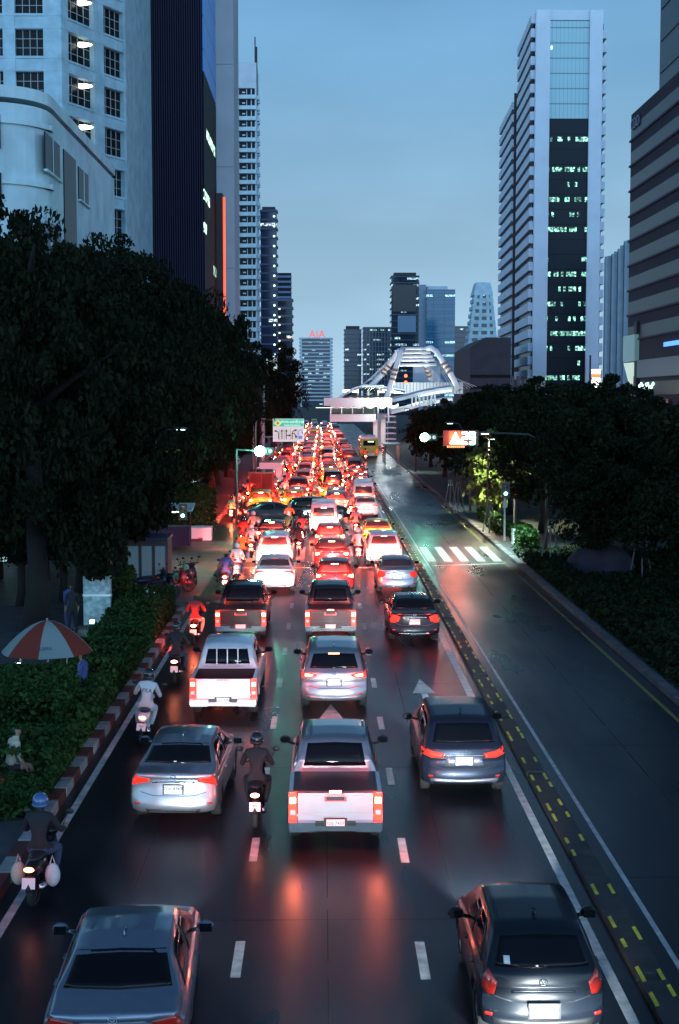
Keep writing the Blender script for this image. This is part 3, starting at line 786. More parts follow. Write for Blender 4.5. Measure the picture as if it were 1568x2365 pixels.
        # exhaust, plate
        z = {'sedan': .76, 'suv': .80, 'hatch': .56, 'van': .72}[kind]
        h = sh.hit('R', 0, z, .025)
        pl = MB().box((0, h.y, z), (.36, .02, .17)).build('number_plate', PLATE, t)
        if plate:
            for zz, s_, tx in ((.02, .095, plate), (-.058, .035, 'กรุงเทพมหานคร')):
                o = text(tx, s_, (0, h.y - .013, z + zz), PLTX, pl, 'plate_number', depth=.001)
        MB().box((0, h.y + .006, z), (.42, .02, .21)).build('plate_frame', BLK, t)
        if lamps == 'bigsuv':
            h3 = sh.hit('R', 0, 1.0, .012); text('I S U Z U', .075, (0, h3.y, .995), CHR, t, 'badge_letters', depth=.004)
            P('plate_garnish', 'pg', [[[(-.36, .89), (.36, .89)], [(-.42, .70), (.42, .70)]]], 'R', mat('satin_trim', (.5, .54, .58), .25, metal=.8), .012, 8, 2)
        elif badge:
            h2 = sh.hit('R', 0, z + (.24 if kind != 'hatch' else .34), .01)
            b = MB(); n_ = 16
            b.tube([(math.cos(a) * .055, h2.y, h2.z + math.sin(a) * .04) for a in [2 * math.pi * k / n_ for k in range(n_ + 1)]], .007, 5); b.tube([(-.03, h2.y, h2.z + .012), (0, h2.y, h2.z - .02), (.03, h2.y, h2.z + .012)], .006, 5)
            b.build('badge', CHR, t, True)
    r_ = .33 if kind not in ('suv',) else .36
    tm, rm = wheel_meshes(r_)
    ra_ = {'sedan': .95, 'suv': .80, 'hatch': .68, 'van': .85}[kind]
    for sx in (-1, 1):
        for yy in ((ra_, L_ - .85) if full else (ra_,)):
            if full:
                wo = empty('wheel', (sx * (W - .13), yy, r_)); wo.parent = t
                link('tyre', tm, wo); link('rim', rm, wo)
            else:
                wo = link('wheel', tm, t); wo.location = (sx * (W - .13), yy, r_)
    if brake > 3 and Y < 330: rear_fill(t, (-W + .15, W - .15) if Y < 90 else (0,), .05, .95, brake)
    if head:
        hz = .66
        for sx in (-1, 1):
            o = MB().box((sx * (W - .26), L_ - .12, hz), (.26, .06, .12)).build('headlight', glow('headlight_glow', (1, .97, .9), 30), t)
        lo = bpy.data.objects.new('headlight_beam', headlamp_light(head)); COL.objects.link(lo); lo.parent = t
        lo.location = (0, L_ + .08, hz); lo.rotation_euler = (R(77), 0, 0)
    return t

def pickup(pm, X, Y, label, bed='cover', lampe=60, bars=False, gate='', plate='', rz=0, head=60, inner=BLK, chromeb=True, full=True, group='cars queuing on the wet road', high=True):
    t = empty('pickup_truck', (X, Y, .01), rz); tag(t, label, 'pickup truck', group)
    S = SPEC['cab']; sh = SH['cab']; W = .90
    bodym = cached(('cab', 'body', pm.name), lambda: sh.me.copy())
    if not bodym.materials: bodym.materials.append(pm)
    link('cab', bodym, t)
    # load bed: sides with wheel arches
    def bed_mesh():
        b = MB()
        for sx in (-1, 1):
            prof = [(.0, .52), (.45, .50)] + [(.86 + .43 * math.cos(a), .38 + .43 * math.sin(a)) for a in [math.pi * (1 - k / 10) for k in range(11)]] + [(1.5, .42), (1.5, 1.07), (0, 1.07)]
            n = len(prof); outer = [(sx * (.89 if z < .9 else .875), y, z) for y, z in prof]; inn = [(sx * .78, y, z) for y, z in prof]
            fs = [(i, (i + 1) % n, n + (i + 1) % n, n + i) for i in range(n)] + [tuple(range(n)), tuple(range(2 * n - 1, n - 1, -1))]
            b.add(outer + inn, fs)
        b.box((0, 1.50, .80), (1.56, .05, .56)); b.box((0, .75, .63), (1.56, 1.46, .05))
        me = b.mesh('load_bed', pm); fix_normals(me); return me
    link('load_bed', cached(('bed', pm.name), bed_mesh), t)
    if bed == 'cover': MB().box((0, .76, 1.055), (1.60, 1.40, .05)).build('bed_cover', BLK, t)
    else: MB().box((0, .75, .67), (1.54, 1.44, .02)).add([(-.775, .02, .66), (-.775, 1.47, .66), (-.775, 1.47, 1.06), (-.775, .02, 1.06)], [(0, 1, 2, 3)]).add([(.775, .02, .66), (.775, 1.47, .66), (.775, 1.47, 1.06), (.775, .02, 1.06)], [(0, 3, 2, 1)]).add([(-.775, 1.47, .66), (.775, 1.47, .66), (.775, 1.47, 1.06), (-.775, 1.47, 1.06)], [(0, 1, 2, 3)]).build('bed_liner', inner, t)
    # tailgate
    b = MB(); b.box((0, .0, .80), (1.42, .06, .53)); b.box((0, -.035, .94), (1.34, .02, .15)); b.box((0, -.03, .66), (1.34, .015, .05))
    tg = b.build('tailgate', pm, t)
    if high: MB().box((0, -.05, .955), (.42, .012, .09)).build('gate_badge', mat('badge_red', (.5, .08, .08), .3), tg)
    MB().box((0, -.052, .965), (.34, .02, .07)).build('handle', BLK if pm is not WHITE else pm, tg)
    if gate: text(gate, .06, (0, -.047, 1.035) if full else (0, -.05, 1.03), mat('gate_letter_red', (.45, .05, .05), .4), tg, 'lettering', depth=.002)
    for sx in (-1, 1):
        b = MB(); b.box((sx * .805, .02, .80), (.15, .12, .52))
        tl = b.build('tail_light', red_glow(lampe), t)
        b = MB(); b.box((sx * .805, -.045, .93), (.105, .03, .10)); b.build('brake_bulb', hot_glow(lampe * 1.4), tl)
        b = MB(); b.box((sx * .805, -.045, .70), (.10, .02, .09)); b.build('reversing_lens', CLEAR, tl)
    if high: MB().box((0, .01, 1.085), (.22, .03, .02)).build('high_brake_light', hot_glow(lampe * .4), t)
    # bumper
    b = MB()
    for sx in (-1, 1): b.box((sx * .63, -.10, .48), (.50, .22, .14)); b.box((sx * .63, -.14, .40), (.46, .12, .07))
    b.box((0, -.06, .42), (.80, .20, .10)); bp = b.build('rear_bumper', CHR if chromeb else pm, t)
    MB().box((0, -.10, .50), (.44, .06, .19)).build('plate_recess', BLK, t)
    pl = MB().box((0, -.140, .51), (.34, .02, .16)).build('number_plate', PLATE, t)
    if plate: text(plate, .085, (0, -.153, .52), PLTX, pl, 'plate_number', depth=.001)
    def P(nm, key, q, ax, m, off, n, m_, mirror=False, thick=True):
        for s_ in ((1, -1) if mirror else (1,)):
            link(nm, cached(('cab', key, s_, m.name), lambda: sh.patch(ax, q if (s_ == 1 or ax == 'S') else mir(q), off, n, m_, sgn=s_, thick=thick).mesh(nm, m, True)), t)
    P('rear_window', 'rw', [[(-.54, 1.60), (0, 1.62), (.54, 1.60)], [(-.62, 1.19), (0, 1.18), (.62, 1.19)]], 'R', GLASS, .012, 10, 5)
    if bars:
        b = MB()
        for x in (-.29, 0, .29): b.box((x, 1.50, 1.39), (.03, .03, .44))
        b.tube([(-.66, 1.49, 1.14), (.66, 1.49, 1.14)], .025, 6); b.tube([(-.58, 1.55, 1.62), (.58, 1.55, 1.62)], .025, 6); b.build('window_bars', WHITE, t)
    P('side_window', 'swr', [[(2.0, 1.60), (2.4, 1.65), (2.62, 1.65)], [(1.82, 1.11), (2.3, 1.11), (2.62, 1.11)]], 'S', GLASS, .006, 6, 4, True)
    P('side_window', 'swf', [[(2.70, 1.65), (3.0, 1.65), (3.32, 1.60)], [(2.70, 1.11), (3.2, 1.11), (3.85, 1.11)]], 'S', GLASS, .006, 6, 4, True)
    P('windscreen', 'ws', [[(-.52, 1.62), (.52, 1.62)], [(-.68, 1.24), (.68, 1.24)]], 'F', GLASS, .006, 6, 5)
    P('roof_moulding', 'rm', [[(.60, 1.85), (.60, 3.2)], [(.575, 1.85), (.575, 3.2)]], 'T', BLK, .005, 2, 8, True, False)
    for sx in (-1, 1):
        b = MB(); b.ell((sx * 1.04, 3.5, 1.24), (.12, .07, .085), nu=12, nv=8); b.tube([(sx * .84, 3.55, 1.13), (sx * .98, 3.52, 1.18)], .03, 6)
        mo = b.build('door_mirror', BLK, t, True)
        MB().box((sx * 1.045, 3.435, 1.24), (.16, .014, .11)).build('mirror_glass', GLASS, mo)
    tm, rm = wheel_meshes(.38)
    for sx in (-1, 1):
        for yy in (.86, 4.3):
            wo = empty('wheel', (sx * .76, yy, .38)); wo.parent = t; link('tyre', tm, wo); link('rim', rm, wo)
    if Y < 330: rear_fill(t, (-.8, .8) if Y < 90 else (0,), -.05, .93, lampe)
    # mud flaps, axle
    MB().box((-.74, .40, .34), (.24, .02, .30)).box((.74, .40, .34), (.24, .02, .30)).build('mud_flaps', RUB, t)
    MB().tube([(-.66, .86, .36), (.66, .86, .36)], .06, 8).box((0, .7, .5), (.9, 1.3, .14)).build('chassis', BLK, t)
    if head:
        for sx in (-1, 1): MB().box((sx * .64, 5.05, .84), (.28, .10, .14)).build('headlight', glow('headlight_glow', (1, .97, .9), 30), t)
        lo = bpy.data.objects.new('headlight_beam', headlamp_light(head)); COL.objects.link(lo); lo.parent = t
        lo.location = (0, 5.38, .8); lo.rotation_euler = (R(76), 0, 0)
    return t

# ------------------------------------------------------------------ motorcycles and riders
def skin_figure(name, verts, edges, radii, root=0, sub=2):
    me = bpy.data.meshes.new(name); me.from_pydata(verts, edges, []); me.update()
    o = bpy.data.objects.new(name, me); COL.objects.link(o)
    md_ = o.modifiers.new('s', 'SKIN'); md_.use_smooth_shade = True
    for i, r_ in enumerate(radii): me.skin_vertices[0].data[i].radius = (r_, r_)
    for i in range(len(verts)): me.skin_vertices[0].data[i].use_root = (i == root)
    su = o.modifiers.new('u', 'SUBSURF'); su.levels = sub; su.render_levels = sub
    dg = bpy.context.evaluated_depsgraph_get(); ev = o.evaluated_get(dg)
    out_ = bpy.data.meshes.new_from_object(ev); bpy.data.objects.remove(o); out_.name = name
    return out_
SKIN = mat('skin', (.32, .18, .12), .6)
HAIR = mat('hair', (.01, .009, .009), .6)
def cloth(n, c): return mat('cloth_' + n, c, .85)
CL = dict(dark=cloth('dark', (.018, .018, .022)), white=cloth('white', (.6, .61, .62)), red=cloth('red', (.30, .03, .03)), blue=cloth('blue', (.04, .08, .25)), grey=cloth('grey', (.18, .19, .21)),
          orange=cloth('orange', (.5, .14, .03)), green=cloth('green', (.03, .2, .12)), pink=cloth('pink', (.5, .3, .32)), jeans=cloth('jeans', (.05, .07, .13)), cream=cloth('cream', (.45, .42, .34)))
def rider_mesh(shirt, trousers, variant=0):
    key = ('rider', shirt, trousers, variant)
    if key in MESHC: return MESHC[key]
    ln = (-.02, .05, .0)[variant]
    V = [(0, -.25, .86), (0, -.24, 1.02), (0, -.19 + ln, 1.20), (0, -.15 + ln, 1.36), (0, -.13 + ln, 1.48), (0, -.10 + ln, 1.56), (0, -.085 + ln, 1.66)]
    E = [(i, i + 1) for i in range(6)]; Rr = [.155, .135, .15, .14, .055, .085, .10]
    for s in (-1, 1):
        b0 = len(V)
        V += [(s * .185, -.15 + ln, 1.40), (s * .27, -.02 + ln, 1.20), (s * .31, .08 + ln * .5, 1.10), (s * .30, .26, 1.06), (s * .30, .40, 1.07), (s * .27, .46, 1.06)]
        Rr += [.075, .062, .055, .042, .034, .036]
        E += [(3, b0)] + [(b0 + i, b0 + i + 1) for i in range(5)]
        f0 = len(V)     # fingers closed on the grip, thumb below
        for k in range(4):
            x = s * (.235 + .027 * k)
            V += [(x, .50, 1.085), (x, .515, 1.045)]; Rr += [.011, .010]; E += [(b0 + 5, f0 + 2 * k), (f0 + 2 * k, f0 + 2 * k + 1)]
        V += [(s * .225, .475, 1.03)]; Rr += [.012]; E += [(b0 + 5, len(V) - 1)]
        b1 = len(V)
        V += [(s * .11, -.20, .83), (s * .19, .05, .80), (s * .22, .24, .75), (s * .20, .18, .52), (s * .17, .12, .33), (s * .17, .26, .27)]
        Rr += [.115, .098, .078, .066, .045, .042]
        E += [(0, b1)] + [(b1 + i, b1 + i + 1) for i in range(5)]
    me = skin_figure('person', V, E, Rr)
    for m in (CL[shirt], CL[trousers], SKIN, BLK, HAIR): me.materials.append(m)
    for p in me.polygons:
        c = p.center
        if c.z > 1.50 + ln * 0: p.material_index = 4 if (c.y < -.08 + ln or c.z > 1.66) else 2
        elif c.z < .34 and c.y > .05: p.material_index = 3
        elif abs(c.x) > .2 and c.y > .30 and c.z > .95: p.material_index = 2
        elif c.z < .95 and (c.z < .86 or c.y > -.1): p.material_index = 1
        else: p.material_index = 0
    MESHC[key] = me; return me
def helmet_mesh(m):
    def mk():
        b = MB(); b.ell((0, 0, 0), (.135, .155, .14), nu=18, nv=12); me_ = b
        b.lathe([(-.10, .115), (-.10, .125), (-.05, .142), (-.05, .130)], (0, 0, 0), axis='Z', n=18)
        return b.mesh('helmet', m, True)
    return cached(('helmet', m.name), mk)

def scooter_mesh(pm, style):
    """parts of a step-through scooter, forward is +Y"""
    def mk():
        b = MB()
        b.ell((0, -.48, .66), (.17, .46, .17), nu=16, nv=10)          # rear fairing
        b.ell((0, -.20, .50), (.15, .32, .20), nu=14, nv=8)
        b.box((0, .12, .34), (.30, .50, .06)); 
        b.tube([(0, .34, .36), (0, .44, .62), (0, .40, .92)], [.15, .19, .13], 12)   # leg shield
        b.ell((0, .42, .98), (.17, .12, .10), nu=14, nv=8)
        b.ell((0, .62, .42), (.08, .30, .10), nu=12, nv=8)   # front mudguard
        return b.mesh('body', pm, True)
    return cached(('scoot', pm.name), mk)
def misc(key, fn): return cached(('misc', key), fn)
def scooter(X, Y, label, pm=None, brake=25, rz=0, lean=0, group='motorcycles among the cars', head=0, far=False, name='motorcycle', plate=''):
    t = empty(name, (X, Y, .01), rz); t.rotation_euler = (0, lean, rz); tag(t, label, 'motorcycle', group)
    link('body', scooter_mesh(pm or BLACKP, 0), t)
    link('seat', misc('seat', lambda: MB().ell((0, -.30, .80), (.14, .42, .065), nu=14, nv=8).mesh('seat', BLK, True)), t)
    def wh():
        b = MB(); b.lathe([(-.05, .20), (-.055, .25), (-.03, .285), (0, .295), (.03, .285), (.055, .25), (.05, .20)], (0, 0, 0), n=20); b.lathe([(-.03, .2), (-.03, .03), (.03, .03), (.03, .2)], (0, 0, 0), n=14)
        return b.mesh('wheel', RUB, True)
    for yy in (-.66, .68):
        o = link('wheel', misc('wheel', wh), t); o.location = (0, yy, .295)
    link('tail_light', misc('tl%g' % brake, lambda: MB().ell((0, -.93, .72), (.09, .035, .045), nu=12, nv=6).mesh('tail_light', hot_glow(brake) if brake else REDP, True)), t)
    pl = link('number_plate', misc('plate', lambda: MB().box((0, -.965, .50), (.22, .015, .18), rot=Matrix.Rotation(R(-12), 3, 'X')).mesh('number_plate', PLATE)), t)
    if not far:
        b = misc('bars', lambda: MB().tube([(-.34, .36, 1.04), (-.15, .44, 1.06), (.15, .44, 1.06), (.34, .36, 1.04)], .018, 8).tube([(0, .42, 1.0), (0, .60, .45), (0, .68, .3)], .035, 8).mesh('handlebar', BLK, True)); link('handlebar', b, t)
        for sx in (-1, 1):
            link('mirror', misc('mir%d' % sx, lambda: MB().tube([(sx * .24, .42, 1.06), (sx * .34, .44, 1.26)], .008, 6).ell((sx * .37, .44, 1.31), (.075, .02, .05), nu=12, nv=8).mesh('mirror', BLK, True)), t)
        link('exhaust', misc('exh', lambda: MB().tube([(.15, -.25, .3), (.16, -.85, .40)], [.05, .065], 10).mesh('exhaust', CHR, True)), t)
        link('fender', misc('fend', lambda: MB().tube([(0, -.86, .60), (0, -.98, .36)], [.06, .05], 8).mesh('fender', BLK, True)), t)
        link('front_fork', misc('fork', lambda: MB().tube([(-.07, .58, .6), (-.07, .68, .295)], .02, 6).tube([(.07, .58, .6), (.07, .68, .295)], .02, 6).mesh('front_fork', CHR)), t)
        if plate:
            text(plate, .06, (0, -.979, .52), PLTX, pl, 'plate_number', depth=.001)
    if brake and Y < 160: rear_fill(t, (0,), -.80, .72, brake * (.12 if Y < 46 else .3))
    if head:
        h = link('headlight', misc('hl', lambda: MB().ell((0, .56, .95), (.08, .05, .06), nu=10, nv=6).mesh('headlight', glow('headlight_glow', (1, .97, .9), 30))), t)
    return t
def rider(X, Y, label, shirt='dark', trousers='jeans', helmet='dark', rz=0, variant=0, group='riders on the motorcycles', lean=0):
    o = link('person', rider_mesh(shirt, trousers, variant)); o.location = (X, Y, .01); o.rotation_euler = (0, lean, rz); tag(o, label, 'person', group)
    if helmet:
        hm = dict(dark=mat('helmet_black', (.01, .01, .012), .2, coat=1), white=mat('helmet_white', (.7, .7, .7), .25, coat=1), red=mat('helmet_red', (.4, .03, .03), .25, coat=1), blue=mat('helmet_blue', (.05, .12, .3), .25, coat=1), grey=mat('helmet_grey', (.25, .26, .28), .25, coat=1))[helmet]
        h = link('helmet', helmet_mesh(hm), o); h.location = (0, -.085 + (-.02, .05, 0)[variant], 1.655)
    return o
# ------------------------------------------------------------------ the near traffic
def g(px, py): p = G(px, py); return p.x, p.y
Q = 'cars queuing on the wet road'
# lane by the hedge
car('sedan', SILVB, -2.55, 16.6, 'silver blue sedan cut off at the bottom edge beside the motorcycle with bags', brake=0, lamps='corolla', head=70, rz=R(2.5))
car('sedan', SILVER, -2.98, 27.6, 'silver sedan with black rear window directly ahead of the silver blue one, plate 8369', brake=4, lamps='corolla', plate='7กค 8369', head=40, rz=R(-2.0), high=False)
pickup(WHITE, -2.66, 37.2, 'white pickup with an open dark bed and barred rear window', bed='open', lampe=40, bars=True, gate='HILUX REVO', plate='2ฒค 3284', head=22, chromeb=False, rz=R(-.5), high=False)
pickup(BLACKP, -2.9, 49.3, 'black pickup with chrome bumper ahead of the white pickup', lampe=70, head=180)
car('sedan', WHITE, -2.15, 61.3, 'white sedan with a wide rear window stopped on the stop line', lamps='city', brake=3, head=210)
car('suv', WHITE, -2.45, 70.5, 'white boxy car directly ahead of the white sedan on the stop line', lamps='cross', brake=150, head=210)
car('sedan', BLACKP, -2.95, 79.5, 'black sedan beside the cluster of motorcycles before the dark tree', brake=220, head=210)
# middle lane
pickup(SILVER, .22, 26.3, 'silver pickup with black bed cover and glaring brake lights in the middle lane', lampe=190, gate='HILUX REVO', plate='ฒฐ 7433', head=60)
car('suv', SILVER, .28, 38.0, 'silver grey car with reflections on its roof right behind the black pickup', lamps='cross', brake=60, plate='6กง 2259', head=24)
pickup(GRAPH, .24, 49.3, 'dark graphite pickup with glowing red lamps in the middle lane', lampe=160, head=230)
car('hatch', MAROON, .48, 60.2, 'maroon hatchback ahead of the graphite pickup at the stop line', lamps='sedan', brake=120, head=230)
car('sedan', MAROON, .40, 68.8, 'small maroon car on the zebra crossing in the middle lane', brake=250, head=230)
car('hatch', REDC, .35, 77.5, 'red hatchback just beyond the zebra crossing', lamps='sedan', brake=250, head=230)
car('van', WHITE, .02, 87.0, 'white van behind the dark car that crosses the queue', lamps='van', brake=300, head=230)
# lane beside the median
car('hatch', DKGREEN, 2.86, 17.9, 'dark green grey hatchback at the bottom right corner', lamps='swift', brake=0, plate='4กศ 2173', head=200)
car('suv', GREYD, 2.98, 29.6, 'dark grey family car with slim red tail lamps beside the median kerb', lamps='bigsuv', brake=9, plate='2ขธ 8312', head=220, high=False)
car('sedan', BLACKP, 3.15, 48.6, 'black saloon with chrome trim behind the silver saloon by the median', lamps='merc', brake=9, plate='5กบ 8932', head=100, high=False)
car('sedan', SILVER, 3.2, 61.0, 'silver saloon at the stop line beside the median', lamps='merc', brake=2, head=100, high=False)
car('suv', WHITE, 3.05, 71.0, 'white car with flared tail lamps next to the empty zebra crossing', lamps='lexus', brake=60, head=100)
tx = car('sedan', YELL, 3.1, 80.5, 'yellow taxi ahead of the white car by the empty zebra crossing', lamps='sedan', brake=60, head=90)
car('sedan', WHITE, 3.0, 99.5, 'white sedan behind the tall white van by the median', lamps='city', brake=6, head=80)
car('van', WHITE, 3.05, 108.0, 'tall white van with black rear window by the median', lamps='van', brake=20, head=80)
# cars out of frame below, whose headlamps light the first row
car('sedan', GREYD, .2, 11.0, 'dark car below the camera in the middle lane', brake=0, head=130, high=False)
car('sedan', WHITE, 2.9, 10.6, 'white car below the camera beside the median', brake=0, head=120, high=False)
# two cars crossing the queue
car('suv', BLACKP, -2.7, 97.6, 'dark car turning across the queue with its arched roof side on', brake=20, head=30, rz=R(-84), group=Q)
car('sedan', GREYD, -5.6, 95.0, 'grey car nose in behind the dark crossing car', brake=20, head=30, rz=R(-66), group=Q)

# ------------------------------------------------------------------ near motorcycles: px, py of the rear wheel contact
def bike(px, py, blabel, rlabel, pm=BLACKP, shirt='dark', trousers='jeans', helmet='dark', brake=25, rz=0, lean=0, variant=0, head=0, far=False, plate='', d=0):
    x, y = g(px, py); y += .75
    s = scooter(x, y, blabel, pm, brake, rz, lean, head=head, far=far, plate=plate)
    if rlabel: rider(x, y, rlabel, shirt, trousers, helmet, rz, variant, lean=lean)
    return x, y
x, y = bike(80, 2100, 'black motorcycle hung with bags at the bottom left by the kerb', 'rider in dark clothes and blue helmet on the motorcycle hung with bags', helmet='blue', brake=14, plate='', rz=R(-3))
for dx, dz, c, nm in ((-.30, .55, 'cream', 'cream plastic bag hanging left of the rear wheel at the bottom left'), (.27, .52, 'white', 'white plastic bag hanging right of the rear wheel at the bottom left')):
    b = MB(); b.ell((0, 0, 0), (.13, .12, .20)); b.tube([(-.05, 0, .15), (0, 0, .34), (.05, 0, .15)], .015, 6)
    o = b.build('carrier_bag', CL[c], None, True); o.location = (x + dx, y - .55, dz); tag(o, nm, 'bag')
bike(320, 1722, 'white scooter ridden by the person in the lettered white jacket', 'rider in a white jacket with dark lettering on the white scooter by the kerb', pm=WHITE, shirt='white', trousers='white', helmet='dark', brake=14, rz=R(2), lean=R(7), plate='9กก')
p_ = [o for o in COL.objects if o.get('label', '').startswith('rider in a white jacket')][0]
text('FILA', .13, (0, -.325, 1.27), BLK, p_, 'jacket_lettering', depth=.004, rot=(R(82), 0, 0))
bike(404, 1582, 'red lit black scooter second along the hedge', 'rider in dark jacket on the scooter second along the hedge', brake=60, shirt='dark', helmet='dark')
bike(448, 1492, 'motorcycle with a wide rack third along the hedge', 'bareheaded rider in a red shirt third along the hedge', brake=120, shirt='red', helmet=None, trousers='cream')
bike(590, 1915, 'black scooter with a bright red tail lamp between the silver sedan and the silver pickup', 'rider in black seen from behind between the silver sedan and the silver pickup', brake=35, shirt='dark', trousers='dark', helmet='dark', plate='8กร')
bike(520, 1370, 'red scooter beside the pothole at the side street', 'rider in a pale blue shirt on the red scooter at the side street', pm=REDC, brake=80, shirt='blue', helmet=None)
bike(546, 1345, 'white scooter just ahead of the red scooter at the side street', 'rider in a white shirt just ahead of the red scooter', pm=WHITE, brake=60, shirt='white', helmet='white')
bike(690, 1285, 'motorcycle between the white boxy car and the maroon car', 'rider in a dark jacket between the white boxy car and the maroon car', brake=70, shirt='dark', helmet='dark')
bike(697, 1258, 'motorcycle behind the van in the middle lane gap', 'rider in red in the gap left of the red hatchback', brake=90, shirt='red', helmet='dark')
bike(828, 1302, 'white scooter between the maroon car and the white car by the median', 'rider in a white shirt between the maroon car and the white car by the median', pm=WHITE, brake=60, shirt='white', helmet='white')
bike(822, 1240, 'motorcycle left of the yellow taxi', 'rider in pink left of the yellow taxi', brake=90, shirt='pink', helmet='red')
bike(559, 1310, 'motorcycle at the front of the cluster by the side street', 'rider in orange at the front of the cluster by the side street', brake=160, shirt='orange', helmet='red')
bike(580, 1290, 'motorcycle touching the kerb side of the white boxy car', 'rider in white on the kerb side of the white boxy car', brake=160, shirt='white', helmet='white')
bike(560, 1268, 'motorcycle second row of the cluster by the dark tree', 'rider in red in the second row of the cluster by the dark tree', brake=220, shirt='red', helmet='dark')
bike(584, 1252, 'motorcycle in the middle of the cluster by the dark tree', 'rider in cream in the middle of the cluster by the dark tree', brake=220, shirt='cream', helmet='white')
bike(665, 1252, 'motorcycle right of the black sedan by the cluster', 'rider in green right of the black sedan', brake=200, shirt='green', helmet='white')
bike(668, 1228, 'motorcycle ahead of the rider in green', 'rider in orange ahead of the rider in green', brake=200, shirt='orange', helmet='grey')
bike(810, 1195, 'motorcycle between the van and the white sedan', 'rider in grey between the white van and the white sedan', brake=160, shirt='grey', helmet='grey')
# parked motorcycles at the side street
for i, (px, py, pm, lab) in enumerate(((440, 1362, DARKB, 'blue motorcycle parked at the kerb of the side street'), (418, 1366, GREENC, 'green motorcycle parked left of the blue one'), (375, 1392, BLACKP, 'black motorcycle parked beside the hedge end'), (355, 1380, DARKB, 'dark blue motorcycle parked deepest in the side street'), (396, 1374, REDC, 'red motorcycle parked between the green and the black one'))):
    x, y = g(px, py); scooter(x, y + .7, lab, pm, 0, rz=R(-8 - 16 * i), lean=R(-6), group='motorcycles parked at the side street')

# ------------------------------------------------------------------ the far queue
lane_names = ['kerb lane', 'lane second from the kerb', 'lane third from the kerb', 'median lane']
lane_x = [-4.75, -1.95, .75, 3.35]
lane_y = [104.0, 104.5, 103.0, 118.5]
cols = [(WHITE, 'white'), (SILVER, 'silver'), (BLACKP, 'black'), (GREYD, 'dark grey'), (REDC, 'red'), (WHITE, 'white'), (GRAPH, 'graphite'), (SILVB, 'blue grey'), (MAROON, 'maroon'), (YELL, 'yellow')]
for li in range(4):
    y = lane_y[li]; k = 0
    while y < 430:
        kind = rng.choice(['sedan', 'sedan', 'suv', 'hatch', 'suv', 'van', 'pick'])
        pm, cn = rng.choice(cols)
        if li == 2 and k in (0, 1, 2): kind, (pm, cn) = [('suv', (SILVER, 'silver')), ('sedan', (GREENC, 'green')), ('sedan', (YELL, 'yellow'))][k]
        if li == 3 and k in (0, 1, 2, 3): kind, (pm, cn) = [('suv', (WHITE, 'white')), ('sedan', (MAROON, 'maroon')), ('sedan', (BLACKP, 'black')), ('hatch', (REDC, 'red'))][k]
        if li == 0 and k == 1: kind = 'truck'
        if li == 0 and k == 3: kind = 'truck'
        x = lane_x[li] + rng.uniform(-.25, .25) - max(0, (y - 130)) * .002
        pos = '%s vehicle of the far queue, %s' % (ordinal(k), lane_names[li])
        e = rng.choice([350, 600, 1000]) * (1 if li < 3 else .6)
        hd = 110 if y < 210 else 0
        if kind == 'truck': TRUCKS = globals().setdefault('TRUCKS', []); TRUCKS.append((x, y, pos)); y += 8.5; k += 1; continue
        if kind == 'pick': pickup(pm, x, y, cn + ' pickup, ' + pos, lampe=e * 1.5, head=hd, chromeb=rng.random() < .5, group='vehicles of the far queue') if y < 230 else car('hatch', pm, x, y, cn + ' hatchback, ' + pos, brake=e, head=hd, full=False, group='vehicles of the far queue')
        else: car(kind, pm, x, y, '%s %s, %s' % (cn, {'sedan': 'sedan', 'suv': 'tall car', 'hatch': 'hatchback', 'van': 'van'}[kind], pos), lamps={'sedan': 'sedan', 'suv': 'cross', 'hatch': 'sedan', 'van': 'van'}[kind], brake=e, head=hd, full=y < 150, group='vehicles of the far queue', badge=False)
        y += SPEC.get(kind, SPEC['cab'])['L'] + rng.uniform(1.3, 2.6) + (y - 100) * .006; k += 1
gap_x = [-6.3, -3.4, -.6, 2.05]
gap_n = ['along the kerb', 'between the kerb lane and the second lane', 'between the second and the third lane', 'between the third lane and the median lane']
for gi in range(4):
    y = [98, 101, 106, 104][gi]; k = 0
    while y < 250:
        x = gap_x[gi] + rng.uniform(-.18, .18); cn = rng.choice(['white', 'red', 'dark', 'grey', 'pink', 'orange', 'green', 'blue'])
        pos = '%s in the far queue %s' % (ordinal(k), gap_n[gi])
        scooter(x, y, 'motorcycle ' + pos, rng.choice([BLACKP, REDC, WHITE, DARKB]), brake=rng.choice([300, 500, 800]), far=True)
        rider(x, y, 'rider in %s %s' % (cn, pos), cn, rng.choice(['jeans', 'dark', 'cream']), rng.choice(['dark', 'white', 'red', 'grey']))
        y += rng.uniform(2.6, 5.5) + (y - 100) * .035; k += 1

# box trucks of the kerb lane and the green bus
for i, (x, y, pos) in enumerate(TRUCKS):
    t = empty('box_truck', (x, y, .01)); tag(t, ('red' if i == 0 else 'white') + ' box truck, ' + pos, 'truck', 'vehicles of the far queue')
    b = MB(); b.box((0, 2.4, 1.75), (2.0, 4.6, 1.9)); b.build('cargo_box', REDC if i == 0 else WHITE, t)
    b = MB(); b.box((0, 5.6, 1.2), (1.8, 1.4, 1.6), taper=.9); b.build('cab', WHITE, t)
    for x_ in (-.42, .42): MB().box((x_, .08, 1.75), (.8, .04, 1.7)).build('cargo_door', MAROON if i == 0 else WHITE, t)
    for x_ in (-.85, .85): MB().box((x_, .06, .66), (.22, .06, .14)).build('tail_light', red_glow(150), t)
    MB().box((0, .12, .52), (1.9, .1, .12)).build('rear_bumper', CHR, t); MB().box((0, 3, .7), (.9, 5.6, .2)).build('chassis', BLK, t)
    for x_ in (-.8, .8):
        for y_ in (1.1, 5.3): o = link('wheel', wheel_meshes(.41)[0], t); o.location = (x_, y_, .41)
BX, BY = G(853, 1059).x, G(853, 1059).y
t = empty('city_bus', (BX, BY, .01)); tag(t, 'green city bus with a white roof on the right carriageway before the footbridge', 'bus')
